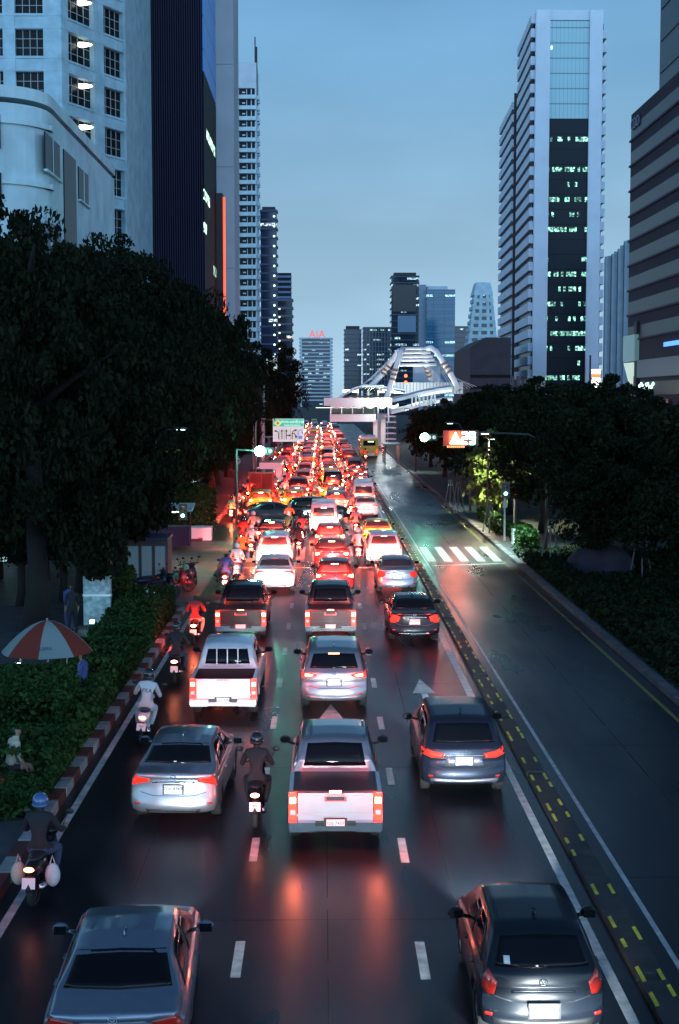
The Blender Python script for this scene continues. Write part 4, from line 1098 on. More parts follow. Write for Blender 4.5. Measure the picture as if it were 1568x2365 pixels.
def rounded(b, cx, y0, y1, z0, z1, wd, r=.22):
    pts = []
    for (sx, sz, a0) in ((1, 1, 0), (-1, 1, 90), (-1, -1, 180), (1, -1, 270)):
        for k in range(5):
            a = R(a0 + 22.5 * k); pts.append((cx + sx * (wd / 2 - r) + r * math.cos(a), (z1 - r if sz > 0 else z0 + r) + r * math.sin(a)))
    n = len(pts); vs = [(x, y0, z) for x, z in pts] + [(x, y1, z) for x, z in pts]
    b.add(vs, [tuple(range(n - 1, -1, -1)), tuple(range(n, 2 * n))] + [(i, (i + 1) % n, n + (i + 1) % n, n + i) for i in range(n)][::1])
LIME = paint('lime_paint', (.32, .50, .06), 0, .4)
b = MB(); rounded(b, 0, 0, 10.5, .35, 2.75, 2.5); me = b.mesh('body', LIME); fix_normals(me); link('body', me, t)
b = MB(); rounded(b, 0, .1, 10.4, 2.6, 3.05, 2.3, .18); me = b.mesh('roof', WHITE); fix_normals(me); link('roof', me, t)
MB().box((0, -.02, 2.15), (1.7, .05, .72)).build('rear_window', GLASS, t)
MB().box((.2, -.05, 2.35), (.8, .03, .12)).build('route_sign', glow('route_sign_glow', (.8, 1, .7), 3), t)
MB().box((0, -.03, .55), (1.4, .06, .30)).build('rear_panel', WHITE, t)
for sx in (-1, 1):
    MB().box((sx * 1.08, -.03, 1.0), (.2, .05, .42)).build('tail_light', red_glow(12 if sx > 0 else 4), t)
    for yy in (2.2, 8.2): o = link('wheel', wheel_meshes(.41)[0], t); o.location = (sx * 1.08, yy, .45)
    for k in range(5): MB().box((sx * 1.255, 1.6 + k * 1.75, 2.05), (.02, 1.5, .8)).build('side_window', GLASS, t)
scooter(5.6, 190, 'motorcycle on the right carriageway behind the green bus', REDC, brake=200, far=True); rider(5.6, 190, 'rider behind the green bus on the right carriageway', 'orange', 'dark', 'dark')
# ------------------------------------------------------------------ buildings
def FX(px, Y): return (px - 747) / FD * Y
def ZZ(py, Y): return at(747, py, Y).z
PALE = mat('pale_render', (.46, .62, .68), .8, var=.16, vs=.45)
PALE2 = mat('pale_panels', (.50, .58, .65), .7, var=.08, vs=.4)
GREYC = mat('grey_facade', (.26, .27, .31), .8, var=.12, vs=.3)
DKGL = mat('dark_window', (.006, .007, .009), .3, spec=.15)
DKR = mat('ribbed_dark', (.020, .022, .030), .6)
MULL = mat('mullion', (.30, .36, .38), .5)
ROOMW = glow('ceiling_lamp_glow', (1, .97, .82), 6)
ROOMG = glow('ceiling_lamp_green', (.6, 1, .8), 4)

# -- white rounded building at the left edge
Y1 = 85; X1 = FX(105, Y1); Zt = ZZ(195, Y1)
t = empty('corner_building', (X1 - 8, Y1 + 14, 0)); tag(t, 'white low building with a rounded corner and a thick roof edge at the left', 'building')
ox, oy = X1 - 8, Y1 + 14
def rc(x0, x1, y0, y1, r, n=8):
    return [(x1, y1), (x0, y1), (x0, y0)] + [(x1 - r + r * math.sin(a), y0 + r - r * math.cos(a)) for a in [math.pi / 2 * k / n for k in range(n + 1)]]
def sh_(poly): return [(x - ox, y - oy) for x, y in poly]
b = MB(); b.prism(sh_(rc(-50, X1, Y1, Y1 + 30, 3.5)), 0, Zt - 1)
b.build('wall', PALE, t, False)
b = MB(); b.prism(sh_(rc(-50, X1 + .06, Y1 - .06, Y1 + 30.1, 3.55)), Zt - .7, Zt); b.build('roof', PALE, t)
for zc in (270, 410, 545):
    z = ZZ(zc, Y1); b = MB(); b.prism(sh_(rc(-50, X1 + .22, Y1 - .22, Y1 + 2.6, 3.7)), z - .35, z); b.build('ledge', PALE, t)
for (pxa, pxb, pa, pb) in ((115, 148, 305, 345), (157, 184, 345, 530), (190, 212, 385, 400)):
    ya = X1 / ((pxa - 747) / FD); yb = X1 / ((pxb - 747) / FD)
    z1 = ZZ(pa, ya); z0 = z1 - (2.2 if pxa != 157 else 9.5)
    w_ = MB().box((X1 + .03 - ox, (ya + yb) / 2 - oy, (z0 + z1) / 2), (.08, yb - ya, z1 - z0)).build('window', DKGL, t)
    if pxa != 157: MB().box((X1 + .08 - ox, (ya + yb) / 2 - oy, (z0 + z1) / 2), (.08, .1, z1 - z0)).box((X1 + .10 - ox, (ya + yb) / 2 - oy, z0 - .06), (.25, yb - ya + .3, .12)).build('frame', PALE, w_)
    if pxa != 157:
        for dz in (5.2,):
            w2 = MB().box((X1 + .03 - ox, (ya + yb) / 2 - oy, (z0 + z1) / 2 - dz), (.08, yb - ya, z1 - z0)).build('window', mat('blue_blind', (.10, .14, .2), .4), t)
for z in (ZZ(305, Y1), ZZ(440, Y1)):
    MB().box((FX(-10, Y1) - ox, Y1 - .03 - oy, z), (1.4, .08, 2.0)).build('window', DKGL, t)

# -- faceted office with deep window grid
t = empty('office_tower', (-25, 130, 0)); tag(t, 'pale office tower with a deep grid of square windows and lit ceilings', 'building'); ox, oy = -25, 130
P0 = [(-52, 120.0), (FX(158, 120), 120.0), (FX(240, 125), 125.0), (FX(300, 128.5), 128.5), (FX(322, 137), 137.0), (FX(322, 137), 150), (-52, 150)]
b = MB(); b.prism([(x - ox - .35, y - oy + .45) for x, y in P0], 0, 56); b.build('core', DKR, t)
zs = [ZZ(69, 120) - 3.42 * k for k in range(-6, 12)]       # tops of the windows
wallb = MB(); OFW = mat('pale_blue_cladding', (.32, .48, .56), .6, var=.2, vs=.9)
def facade(p0, p1, cols_, zs, wh, fh, wallb, t, depth=.45, mull=3, lit=()):
    p0 = Vector((p0[0] - ox, p0[1] - oy, 0)); p1 = Vector((p1[0] - ox, p1[1] - oy, 0)); d = p1 - p0; ln = d.length; d.normalize(); nrm = Vector((d.y, -d.x, 0))
    rot = Matrix(((d.x, -nrm.x, 0), (d.y, -nrm.y, 0), (0, 0, 1)))
    for z in zs:   # spandrel above window
        c = p0 + d * ln / 2 - nrm * (depth / 2); wallb.box((c.x, c.y, z + (fh - wh) / 2), (ln, depth, fh - wh), rot=rot)
        c2 = p0 + d * ln / 2 + nrm * .05; wallb.box((c2.x, c2.y, z + (fh - wh) - .16), (ln, .12, .12), rot=rot); wallb.box((c2.x, c2.y, z + .10), (ln, .12, .12), rot=rot)
    us = [0] + [u for c_ in cols_ for u in c_] + [1]
    for a, bb in zip(us[::2], us[1::2]):
        if bb - a < .002: continue
        c = p0 + d * ln * (a + bb) / 2 - nrm * (depth / 2 - .04); wallb.box((c.x, c.y, (zs[0] + zs[-1]) / 2), (ln * (bb - a), depth + .08, zs[0] - zs[-1] + 2 * fh), rot=rot)
    for ci, (a, bb) in enumerate(cols_):
        wd = ln * (bb - a)
        for zi, z in enumerate(zs):
            c = p0 + d * ln * (a + bb) / 2 - nrm * (depth - .06)
            wdw = MB().box((0, 0, 0), (wd, .04, wh), rot=rot).build('window', DKGL, t); wdw.location = (c.x, c.y, z - wh / 2)
            mb = MB()
            for k in range(1, mull + 1): q = d * (wd * (k / (mull + 1) - .5)) + nrm * .06; mb.box((q.x, q.y, 0), (.05, .06, wh), rot=rot)
            for k in (-.17, .17): mb.box((nrm.x * .06, nrm.y * .06, wh * k), (wd, .05, .05), rot=rot)
            mb.build('frame', MULL, wdw)
            for (lc, lz, fx, col) in lit:
                if lc == ci and lz == zi:
                    q = d * (wd * fx) + nrm * .10
                    MB().ell((q.x, q.y, wh * .26), (wd * .28 if abs(d.x) > .3 else .1, .12, .22), nu=12, nv=6).build('ceiling_lamp', col, wdw)
facade(P0[0], P0[1], [(.62, .70), (.715, .795), (.81, .884), (.902, .966)][:0] + [(.797, .842), (.875, .951)], zs[4:11], 2.15, 3.42, wallb, t)
facade(P0[1], P0[2], [(.16, .86)], zs[4:12], 2.25, 3.42, wallb, t, lit=[(0, k, .08, ROOMW) for k in (1, 2, 3, 4)])
facade(P0[2], P0[3], [(.18, .92)], zs[3:15], 2.25, 3.42, wallb, t, lit=[(0, 9, -.2, ROOMW), (0, 10, 0, ROOMG), (0, 11, -.15, ROOMW), (0, 6, -.2, ROOMG)][:3])
for z in zs[:4]:
    pass
c = [(x - ox, y - oy) for x, y in (P0[3], P0[4], P0[5], (P0[5][0] - 1, 150), (P0[3][0] - .6, P0[3][1] + 1))]
wallb.prism(c, 0, 56)
wallb.prism([(x - ox, y - oy) for x, y in ((-52, 120), P0[1], P0[2], P0[3], (P0[3][0] - 1, 131), (-52, 131))], zs[4] + 1.3, zs[4] + 1.6)
wallb.build('wall', OFW, t)
for k, py in enumerate((375, 462)):   # small lamps at the edge of the white building
    p = at(228, py, 112); o = MB().ell((0, 0, 0), (.22, .22, .22)).build('wall_lamp', ROOMW, None, True); o.location = p; tag(o, ['upper', 'lower'][k] + ' round wall lamp right of the white rounded building', 'lamp', 'wall lamps right of the white rounded building')

# -- black ribbed tower
Y3 = 150; t = empty('ribbed_tower', (-15, 160, 0)); tag(t, 'black tower clad in close vertical ribs with a blue glass side', 'building'); ox, oy = -15, 160
xa, xb = FX(318, Y3), FX(474, Y3); yb_ = abs(xb) / ((747 - 503) / FD)
b = MB(); b.box(((xa + xb) / 2 - ox, (Y3 + yb_) / 2 - oy, 40), (xb - xa, yb_ - Y3, 80)); b.build('wall', mat('black_cladding', (.006, .006, .012), .8, spec=.1), t)
b = MB(); n = 30
for k in range(n): x = xa + (xb - xa) * (k + .5) / n; b.box((x - ox, Y3 - .12 - oy, 40), (.10, .24, 80))
b.box((xa + .3 - ox, Y3 - .15 - oy, 40), (.7, .3, 80)); b.build('fins', mat('fin_metal', (.032, .032, .065), .8, spec=.1), t)
z_ = ZZ(210, 160)
MB().box((xb + .05 - ox, (Y3 + yb_) / 2 - oy, (z_ + 80) / 2), (.1, yb_ - Y3 - .6, 80 - z_)).build('glass_wall', facade_glass('blue_glass', (.03, .24, .70), frac=.06, cw=1.6, fh=3.4, es=1.5, rough=.35, spec=.3), t)
MB().box((xb + .05 - ox, (Y3 + yb_) / 2 - oy, z_ / 2 - .1), (.1, yb_ - Y3 - .6, z_ - .2)).build('glass_wall', facade_glass('dark_lit_glass', (.006, .01, .012), lit=(.6, 1, .75), frac=.30, cw=4.2, fh=3.4, es=1.6, rough=.6, spec=.1), t)
# -- pale slab behind it
t = empty('slab_tower', (FX(521, 172), 178, 0)); tag(t, 'plain pale concrete slab rising behind the black ribbed tower', 'building')
b = MB(); xx0, xx1 = FX(495, 172), FX(540, 172); b.box((0, 0, 45), (xx1 - xx0, 10, 90)); b.build('wall', mat('slab_concrete', (.40, .46, .54), .85, var=.08, vs=.3), t)
for k in range(1, 8): MB().box((0, -5.02, k * 12), (xx1 - xx0, .04, .08)).build('joint_line', GREYC, t)
# -- dark podium with neon
t = empty('dark_annex', (FX(510, 166), 168, 0)); tag(t, 'dark narrow annex with an upright red neon tube on its corner', 'building')
zt = ZZ(445, 166); MB().box((-.1, 0, zt / 2), (FX(521, 166) - FX(503, 166), 3.4, zt)).build('wall', DKR, t)
z0, z1 = ZZ(735, 165), ZZ(452, 165)
MB().tube([((FX(521, 166) - FX(510, 166)), -1.75, z0), ((FX(521, 166) - FX(510, 166)), -1.75, z1)], .13, 8).build('neon_tube', glow('neon_red', (1, .09, .03), 2.2), t)
# -- balcony slab tower
Y5 = 450; t = empty('balcony_tower', (FX(570, Y5), Y5 + 8, 0)); tag(t, 'slim pale tower with a blank crown and stacked balconies on the left', 'building')
xl, xr = FX(538, Y5) - FX(570, Y5), FX(596, Y5) - FX(570, Y5); zt = ZZ(145, Y5); zc = ZZ(204, Y5); wd = xr - xl
b = MB(); b.box(((xl + xr) / 2, 0, zt / 2), (wd - .8, 15.2, zt - 1)); b.build('core', DKGL, t)
b = MB(); b.box(((xl + xr) / 2, 0, (zt + zc) / 2), (wd, 16, zt - zc)); b.box((xl + .25, -7.9, zc / 2), (.5, .6, zc)); b.box((xl + wd * .14, -7.9, zc / 2), (.35, .5, zc)); b.box((xr - .25, 0, zc / 2), (.5, 16, zc)); b.box((xl + .1, 0, zc / 2), (.2, 15.9, zc)); b.build('wall', PALE2, t)
nf = 32; fh = zc / nf; bal = MB().box((0, 0, 0), (wd * .86, 1.4, fh * .36)).mesh('balcony', PALE)
for k in range(nf):
    o = link('balcony', bal, t); o.location = ((xl + xr) / 2 + wd * .05, -8.3, fh * (k + .15))
gm = MB().box((0, 0, 0), (wd * .12, .2, .4)).box((wd * .3, 0, 0), (.3, .2, fh * .6)).box((wd * .12, 0, 0), (.2, .2, fh * .6)).box((-wd * .2, 0, 0), (.25, .2, fh * .6)).mesh('window_frame', PALE2)
for k in range(nf): o = link('window_frame', gm, t); o.location = ((xl + xr) / 2, -7.75, fh * (k + .62))
sb = MB().box((0, 0, 0), (.9, 2.0, fh * .4)).mesh('side_balcony', PALE)
for k in range(nf):
    for yy in (-6, -1): o = link('side_balcony', sb, t); o.location = (xr + .3, yy, fh * (k + .2))
MB().tube([(xr - .4, -7, zt), (xr - .4, -7, zt + 8)], .18, 6).box((xr, -6, zc + 4), (.5, .5, 18)).build('mast', DKR, t)

def simple_tower(name, label, pxa, pxb, ptop, Y, glass, slab=None, nf=20, depth=None, slab_h=.3, crown=None, proud=.3, cat='building', verts=0):
    xa, xb = FX(pxa, Y), FX(pxb, Y); zt = ZZ(ptop, Y); cx = (xa + xb) / 2; wd = xb - xa; dp = depth or wd
    t = empty(name, (cx, Y + dp / 2, 0)); tag(t, label, cat)
    MB().box((0, 0, zt / 2), (wd, dp, zt)).build('glass_wall', glass, t)
    fh = zt / nf
    if slab:
        me = MB().box((0, 0, 0), (wd + 2 * proud, dp + 2 * proud, fh * slab_h)).mesh('floor_band', slab)
        for k in range(nf): 
            if fh * k > zt * .0: o = link('floor_band', me, t); o.location = (0, 0, fh * (k + .85))
    if verts:
        me = MB().box((0, 0, 0), (wd * .022, .5, zt)).mesh('pier', slab or GREYC)
        for k in range(verts + 1): o = link('pier', me, t); o.location = (-wd / 2 + wd * k / verts, -dp / 2 - .25, zt / 2)
    if crown: 
        MB().box((0, 0, zt + crown / 2), (wd * .8, dp * .8, crown)).build('roof_plant', DKR, t)
    return t, wd, dp, zt
# dark towers, left centre
NAVY = facade_glass('navy_tower_glass', (.018, .028, .07), lit=(.75, .9, 1), frac=.10, cw=3.2, fh=3.3, es=1.0, hvar=.1)
simple_tower('apartment_tower', 'dark blue tower with a lit dotted edge right of the balcony tower', 604, 641, 484, 500, NAVY, mat('navy_band', (.05, .07, .14), .6), 24, slab_h=.2, crown=1)
b = MB()
for k in range(20): b.ell((0, 0, -k * 3.4), (.34, .2, .34), nu=8, nv=5)
ob = b.build('edge_lights', glow('edge_light_glow', (.6, .95, 1), 4), [o for o in COL.objects if o.get('label', '').startswith('dark blue tower')][0]); ob.location = (1.9, -3.2, ZZ(500, 500))
t, wd, dp, zt = simple_tower('apartment_tower', 'dark stepped apartment tower with balconies and warm lamps on one corner', 641, 676, 690, 560, facade_glass('ink_glass', (.018, .022, .035), lit=(1, .85, .6), frac=.06, cw=2.4, fh=3, es=1.2, hvar=.1), mat('ink_band', (.09, .11, .18), .7), 15, slab_h=.28, proud=.35)
b = MB(); b.box((-.2, 0, zt + 5), (wd * .92, dp * .9, 10)); b.build('upper_block', DKGL, t)
for k in range(5): MB().box((-.2, 0, zt + .6 + k * 2.0), (wd * .95, dp * .95, .8)).build('floor_band', mat('blue_band', (.12, .2, .36), .6), t)
b = MB()
for k in range(7): b.ell((-wd * .34, -dp / 2 - .5, zt - 4 - k * 3.1), (.3, .2, .3), nu=8, nv=5)
b.build('corner_lamps', glow('warm_point', (1, .85, .6), 4), t)
# AIA tower
Y9 = 1300
t, wd, dp, zt = simple_tower('sign_tower', 'rounded office tower with white floor bands and red letters on its roof', 694, 766, 780, Y9, facade_glass('aia_glass', (.03, .06, .10), lit=(.6, .95, 1), frac=.3, cw=3.4, fh=3.5, es=.8, hvar=.2), mat('aia_band', (.50, .54, .6), .7), 19, depth=26, slab_h=.34, proud=1)
text('AIA', 9.5, (1, -11, zt + 3), glow('sign_red_letters', (1, .12, .12), .9), t, 'roof_sign', depth=.5)
MB().box((1, -8, zt - .6), (14, 6, 1.6)).build('roof_plant', GREYC, t)
b = MB()
for sx in (-1, 1): b.box((sx * (wd / 2 - .8), -dp / 2 - .6, zt * .5), (1.6, 1.6, zt))
b.build('corner_pier', PALE2, t)
# centre group
BG = facade_glass('steel_glass', (.03, .05, .085), lit=(.7, .95, 1), frac=.12, cw=2.6, fh=3.3, es=.9, hvar=.15)
simple_tower('office_block', 'slim dark tower left of the cable arch', 795, 834, 760, 900, BG, mat('steel_band', (.07, .09, .13), .5), 18, slab_h=.15, crown=2)
simple_tower('office_block', 'broad tower with vertical strips of lights left of the cable arch', 839, 902, 755, 850, facade_glass('strip_glass', (.028, .045, .075), lit=(.6, .95, .9), frac=.28, cw=2.1, fh=2.9, es=.8, hvar=.05), mat('strip_pier', (.13, .17, .23), .6), 18, slab_h=.10, verts=9)
t, wd, dp, zt = simple_tower('office_block', 'tall dark glass tower with a black top and a sky reflecting panel', 903, 966, 636, 700, facade_glass('dark_panel_glass', (.02, .035, .06), lit=(.55, .9, 1), frac=.30, cw=3.0, fh=3.2, es=.8, hvar=.35, rough=.05), mat('dark_band', (.04, .06, .10), .4), 22, slab_h=.12, crown=1.5)
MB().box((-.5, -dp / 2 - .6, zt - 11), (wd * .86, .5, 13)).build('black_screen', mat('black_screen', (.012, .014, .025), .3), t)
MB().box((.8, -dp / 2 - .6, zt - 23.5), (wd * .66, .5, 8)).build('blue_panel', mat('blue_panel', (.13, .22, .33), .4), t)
t, wd, dp, zt = simple_tower('office_block', 'blue glass tower with lit floors and a pale plain left side', 984, 1049, 668, 780, facade_glass('blue_lit_glass', (.03, .14, .26), lit=(.5, .95, 1), frac=.22, cw=6, fh=3.6, es=.9, hvar=.6, rough=.08), mat('blue_rim', (.07, .18, .28), .4), 18, slab_h=.08, proud=.1)
MB().box((-wd / 2 - 2.0, 2, zt / 2 + 1.4), (4.0, dp * .8, zt + 2.8)).build('pale_wing', mat('pale_wing', (.24, .30, .38), .7), t)
MB().box((-1.5, 2, zt + .8), (wd * .72, dp * .6, 2.6)).build('roof_plant', PALE2, t)
simple_tower('office_block', 'low dark tower between the blue tower and the white pyramid tower', 1048, 1086, 753, 980, BG, mat('steel_band2', (.06, .09, .13), .5), 16, slab_h=.12)
# white pyramid tower
Y15 = 620; t = empty('stepped_tower', (FX(1112, Y15), Y15 + 10, 0)); tag(t, 'white tower that widens downwards in steps behind the brown low block', 'building')
z = 0; prof = [(650, 1098, 1134), (682, 1092, 1136), (712, 1087, 1142), (740, 1083, 1146), (768, 1078, 1152), (796, 1072, 1158), (824, 1066, 1164), (852, 1062, 1168), (900, 1058, 1172)]
cx = FX(1112, Y15); b = MB(); core = MB()
zt = ZZ(650, Y15); zc1 = ZZ(680, Y15)
pts = [(FX(1100, Y15) - cx, FX(1132, Y15) - cx, zt), (FX(1093, Y15) - cx, FX(1138, Y15) - cx, zc1)]
def frust(b, a, c):
    (l0, r0, z0), (l1, r1, z1) = a, c
    vs = [(l1, -8, z1), (r1, -8, z1), (r1, 8, z1), (l1, 8, z1), (l0, -6, z0), (r0, -6, z0), (r0, 6, z0), (l0, 6, z0)]
    b.add(vs, [(0, 3, 2, 1), (4, 5, 6, 7), (0, 1, 5, 4), (1, 2, 6, 5), (2, 3, 7, 6), (3, 0, 4, 7)])
frust(b, pts[0], pts[1]); b.build('crown', PALE, t)
nfl = 17; 
for k in range(nfl):
    f = k / nfl; zt_ = zc1 * (1 - f); zb_ = zc1 * (1 - (k + 1) / nfl)
    l = FX(1093 - 36 * f, Y15) - cx; r_ = FX(1138 + 30 * f, Y15) - cx
    core.box(((l + r_) / 2, 0, (zt_ + zb_) / 2), (r_ - l - 1.6, 14.6, zt_ - zb_))
    bb = MB(); bb.box(((l + r_) / 2, 0, zb_ + (zt_ - zb_) * .26), (r_ - l, 16 + f, (zt_ - zb_) * .5))
    for x_ in (l + .9, (l * .62 + r_ * .38), (l * .3 + r_ * .7), r_ - .9): bb.box((x_, -7.4 - f * .4, (zt_ + zb_) / 2), (1.3, 1.0, zt_ - zb_))
    bb.build('floor_band', PALE, t)
core.build('core', facade_glass('pyr_glass', (.02, .03, .05), lit=(.7, 1, 1), frac=.12, cw=3, fh=3, es=.9, hvar=.1), t)
# brown low block
Y16 = 330; t = empty('brown_block', (FX(1135, Y16), Y16 + 20, 0)); tag(t, 'dark brown low block with slanted roof left of the white tower', 'building')
cx = FX(1135, Y16); xa, xb = FX(1084, Y16) - cx, FX(1178, Y16) - cx; za, zb2 = ZZ(803, Y16), ZZ(779, Y16)
BR = mat('brown_cladding', (.045, .035, .045), .7, var=.2, vs=.4)
b = MB(); vs = [(xa, -20, 0), (xb, -20, 0), (xb, -20, zb2), (FX(1120, Y16) - cx, -20, zb2), (xa, -20, za)]
n = 5; vs += [(x, 20, z) for x, y, z in vs]; b.add(vs, [(4, 3, 2, 1, 0), (5, 6, 7, 8, 9)] + [(i, (i + 1) % 5, 5 + (i + 1) % 5, 5 + i) for i in range(5)]); me = b.mesh('wall', BR); fix_normals(me); link('wall', me, t)
for k in range(5): MB().box(((xa + xb) / 2, -20.05, 3 + k * 2.6), ((xb - xa) * .98, .1, .7)).build('window_band', DKGL, t)

# -- big white tower
Y17 = 350; t = empty('white_tower', (FX(1300, Y17), Y17 + 30, 0)); ox, oy = FX(1300, Y17), Y17 + 30
tag(t, 'big white office tower with folded balconies, twin blank piers and a dark glass centre', 'building')
zt = ZZ(22, Y17); WT = mat('white_tower_stone', (.62, .70, .80), .8, var=.06, vs=.2)
def LX(px): return FX(px, Y17) - ox
zb0 = ZZ(868, Y17)
b = MB(); b.box(((LX(1228) + LX(1260)) / 2, -29.6, zt / 2 + zb0 / 2), (LX(1260) - LX(1228), 1.6, zt - zb0)); b.build('pier', WT, t)
b = MB(); b.box(((LX(1350) + LX(1379)) / 2, -29.6, zt / 2), (LX(1379) - LX(1350), 1.6, zt)); b.build('pier', WT, t)
MB().box(((LX(1260) + LX(1350)) / 2, -29.0, zt - 1.0), (LX(1350) - LX(1260), 1.2, 2.4)).build('parapet', WT, t)
zm = ZZ(272, Y17)
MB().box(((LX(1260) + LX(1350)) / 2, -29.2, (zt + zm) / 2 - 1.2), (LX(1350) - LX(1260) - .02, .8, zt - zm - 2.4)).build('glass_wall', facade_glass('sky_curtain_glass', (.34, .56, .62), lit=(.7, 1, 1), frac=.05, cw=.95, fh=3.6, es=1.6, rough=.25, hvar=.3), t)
MB().box(((LX(1260) + LX(1350)) / 2, -29.1, zm / 2), (LX(1350) - LX(1260) - .02, .8, zm)).build('glass_wall', facade_glass('night_curtain_glass', (.008, .016, .026), lit=(.35, .9, .7), frac=.42, cw=.62, fh=3.6, es=1.5, rough=.4, hvar=.65, spec=.2), t)
# left flank: direction slightly away from the road; two stacks of balconies
A = Vector((LX(1228), -30 + .9, 0)); fl = Vector((LX(1218), -30 + 2.0, 0))
dirn = Vector((.035, 1, 0)).normalized()
nfl = 27; fh = (zt - zb0 + 1) / nfl
ln1, ln2 = 50.0, 52.0
s1 = [Vector((LX(1229), -29.0, 0)), Vector((LX(1216), -29.0, 0)), Vector((LX(1216), -29.0, 0)) + Vector((-4.6, 40, 0)), Vector((LX(1216) + 1, 11, 0)), Vector((LX(1229), 11, 0))]
s1 = [(p.x, p.y) for p in s1]
def bal_mesh(poly, hh, nm): return MB().prism(poly, 0, hh).mesh(nm, WT)
# far edges found from the picture: x 1180 at the notch, 1145 at the back
def at_px(px, Y): return (FX(px, Y) - ox, Y - oy)
sA = [at_px(1229, 351), at_px(1217, 351), at_px(1186, 385), (at_px(1229, 385)[0] + 4, 385 - oy)]
sB = [at_px(1180, 388), at_px(1176, 388), at_px(1147, 425), at_px(1190, 425)]
cA = [(x + .8, y + .8) for x, y in sA]; cB = [(x + .9, y + .8) for x, y in sB]
MB().prism(cA, 0, zt - .5).build('core', DKGL, t)
ztB = ZZ(255, 390)
MB().prism(cB, 0, ztB).build('core', DKGL, t)
mA = bal_mesh(sA, fh * .62, 'balcony'); mB = bal_mesh(sB, fh * .62, 'balcony')
for k in range(nfl):
    z = zt - fh * (k + .85)
    o = link('balcony', mA, t); o.location = (0, 0, z)
    if z < ztB: o = link('balcony', mB, t); o.location = (0, 0, z)
MB().prism([at_px(1186, 386), at_px(1180, 386), at_px(1180, 390), at_px(1192, 390)], 0, zt - 12).build('notch_wall', BR, t)
bR = MB().box((0, 0, 0), (LX(1393) - LX(1379), 12, fh * .60)).mesh('balcony', WT)
MB().box(((LX(1379) + LX(1391)) / 2 - .1, -20, zt / 2), (LX(1391) - LX(1379) - .2, 11, zt - 4)).build('core', DKGL, t)
for k in range(1, nfl): o = link('balcony', bR, t); o.location = ((LX(1379) + LX(1393)) / 2, -22, zt - fh * (k + .55))
for i, x_ in enumerate((1175, 1188, 1200, 1212)): MB().box((LX(x_) , -26 + 0 * i, zb0 / 2), (.7, .8, zb0)).build('column', mat('pink_column', (.28, .16, .2), .7), t)
# lit glazed sign column on the right pier
t = empty('light_column', tuple(at(1362, 905, 260)[:2]) + (0,)); tag(t, 'slim glowing shop column at the foot of the white tower', 'sign')
MB().box((0, 0, ZZ(820, 260) / 2), (.25, .3, ZZ(820, 260))).build('post', DKR, t)
for k, (py, hh) in enumerate(((858, .8), (880, 1.2), (893, 1.0))): MB().box((1.1, 0, ZZ(py, 260)), (1.6 - .2 * k, .3, hh)).build('light_panel', glow('shop_white', (1, .93, .75), 5), t)
MB().box((1.1, 0, ZZ(868, 260)), (1.6, .3, .55)).build('orange_panel', glow('shop_orange', (1, .35, .08), 1.2), t)

# -- ribbed pale building
Y18 = 330; t = empty('ribbed_building', (FX(1420, Y18), Y18 + 8, 0)); tag(t, 'pale building of stepped vertical ribs between the white tower and the purple office block', 'building')
cx = FX(1420, Y18); b = MB(); tops = [592, 590, 586, 580, 574, 566, 556, 553]
for k in range(8):
    x0 = FX(1392 + k * 7.2, Y18) - cx; zt_ = ZZ(tops[k], Y18); b.box((x0 + .35, -8 + (k % 2) * .5, zt_ / 2), (.62, 1.2, zt_)); b.box((x0 + .7, -6.6, zt_ / 2 - .2), (.8, 2, zt_ - .4))
b.build('wall', mat('rib_concrete', (.24, .33, .40), .8, var=.1, vs=.5), t)

# -- purple office block on the right
Xr = FX(1447, 225); t = empty('office_block', (Xr + 14, 190, 0)); tag(t, 'dark purple office block with slanting window bands at the right edge', 'building'); ox, oy = Xr + 14, 190
zl = ZZ(264, 225); PU = mat('purple_panel', (.009, .009, .026), .8, var=.12, vs=.3); PU2 = mat('purple_trim', (.036, .030, .07), .8)
MB().box((0, 0, zl / 2), (28, 70, zl)).build('wall', PU, t)
MB().box((1, -7.8, zl + 20), (28.6, 54.8 - 0, 42)).build('upper_tower', mat('upper_panel', (.02, .03, .055), .4), t)
k = 0; z = zl - 3.0
gl19 = facade_glass('purple_glass', (.004, .004, .012), lit=(.5, .9, 1), frac=.05, cw=3, fh=4, es=.5, rough=.3, spec=.2)
while z > 15:
    MB().box((-14.04, 0, z), (.12, 69.0, 1.9)).build('window_band', gl19, t); MB().box((-14.12, 0, z - 1.12), (.30, 70.2, .30)).build('ledge', PU2, t)
    z -= 3.85
for z in (zl + 4, zl + 8.5, zl + 13, zl + 17.5): MB().box((-13.38, -8, z), (.12, 54, 2.6)).build('window_band', gl19, t)
text('COO', 2.4, (-14.25, 31, zl - 2.0), mat('roof_letters', (.16, .18, .25), .5), t, 'roof_lettering', depth=.1, rot=(R(90), 0, R(-90)))
# podium: funnel canopy and lit lobby
zc0 = ZZ(772, 222)
b = MB(); b.box((-13.0, 31, zc0 - 2.2), (3.4, 8.5, 4.0)); b.build('canopy', mat('canopy_glass', (.22, .34, .36), .3, em=(.4, .8, .8), es=.12), t)
vs = [(-14.6, 28, zc0 - 4.4), (-14.6, 35, zc0 - 4.4), (-11.5, 35, zc0 - 4.4), (-11.5, 28, zc0 - 4.4), (-14.2, 28, zc0 - 10), (-14.2, 30, zc0 - 10), (-12, 30, zc0 - 10), (-12, 28, zc0 - 10)]
MB().add(vs, [(0, 1, 5, 4), (1, 2, 6, 5), (2, 3, 7, 6), (3, 0, 4, 7), (4, 5, 6, 7)]).build('funnel_wall', mat('lobby_glow', (.4, .45, .4), .5, em=(.75, 1, .85), es=.55), t)
MB().box((-14.2, 27.6, 10), (.5, 1.6, 20)).build('column', DKR, t)
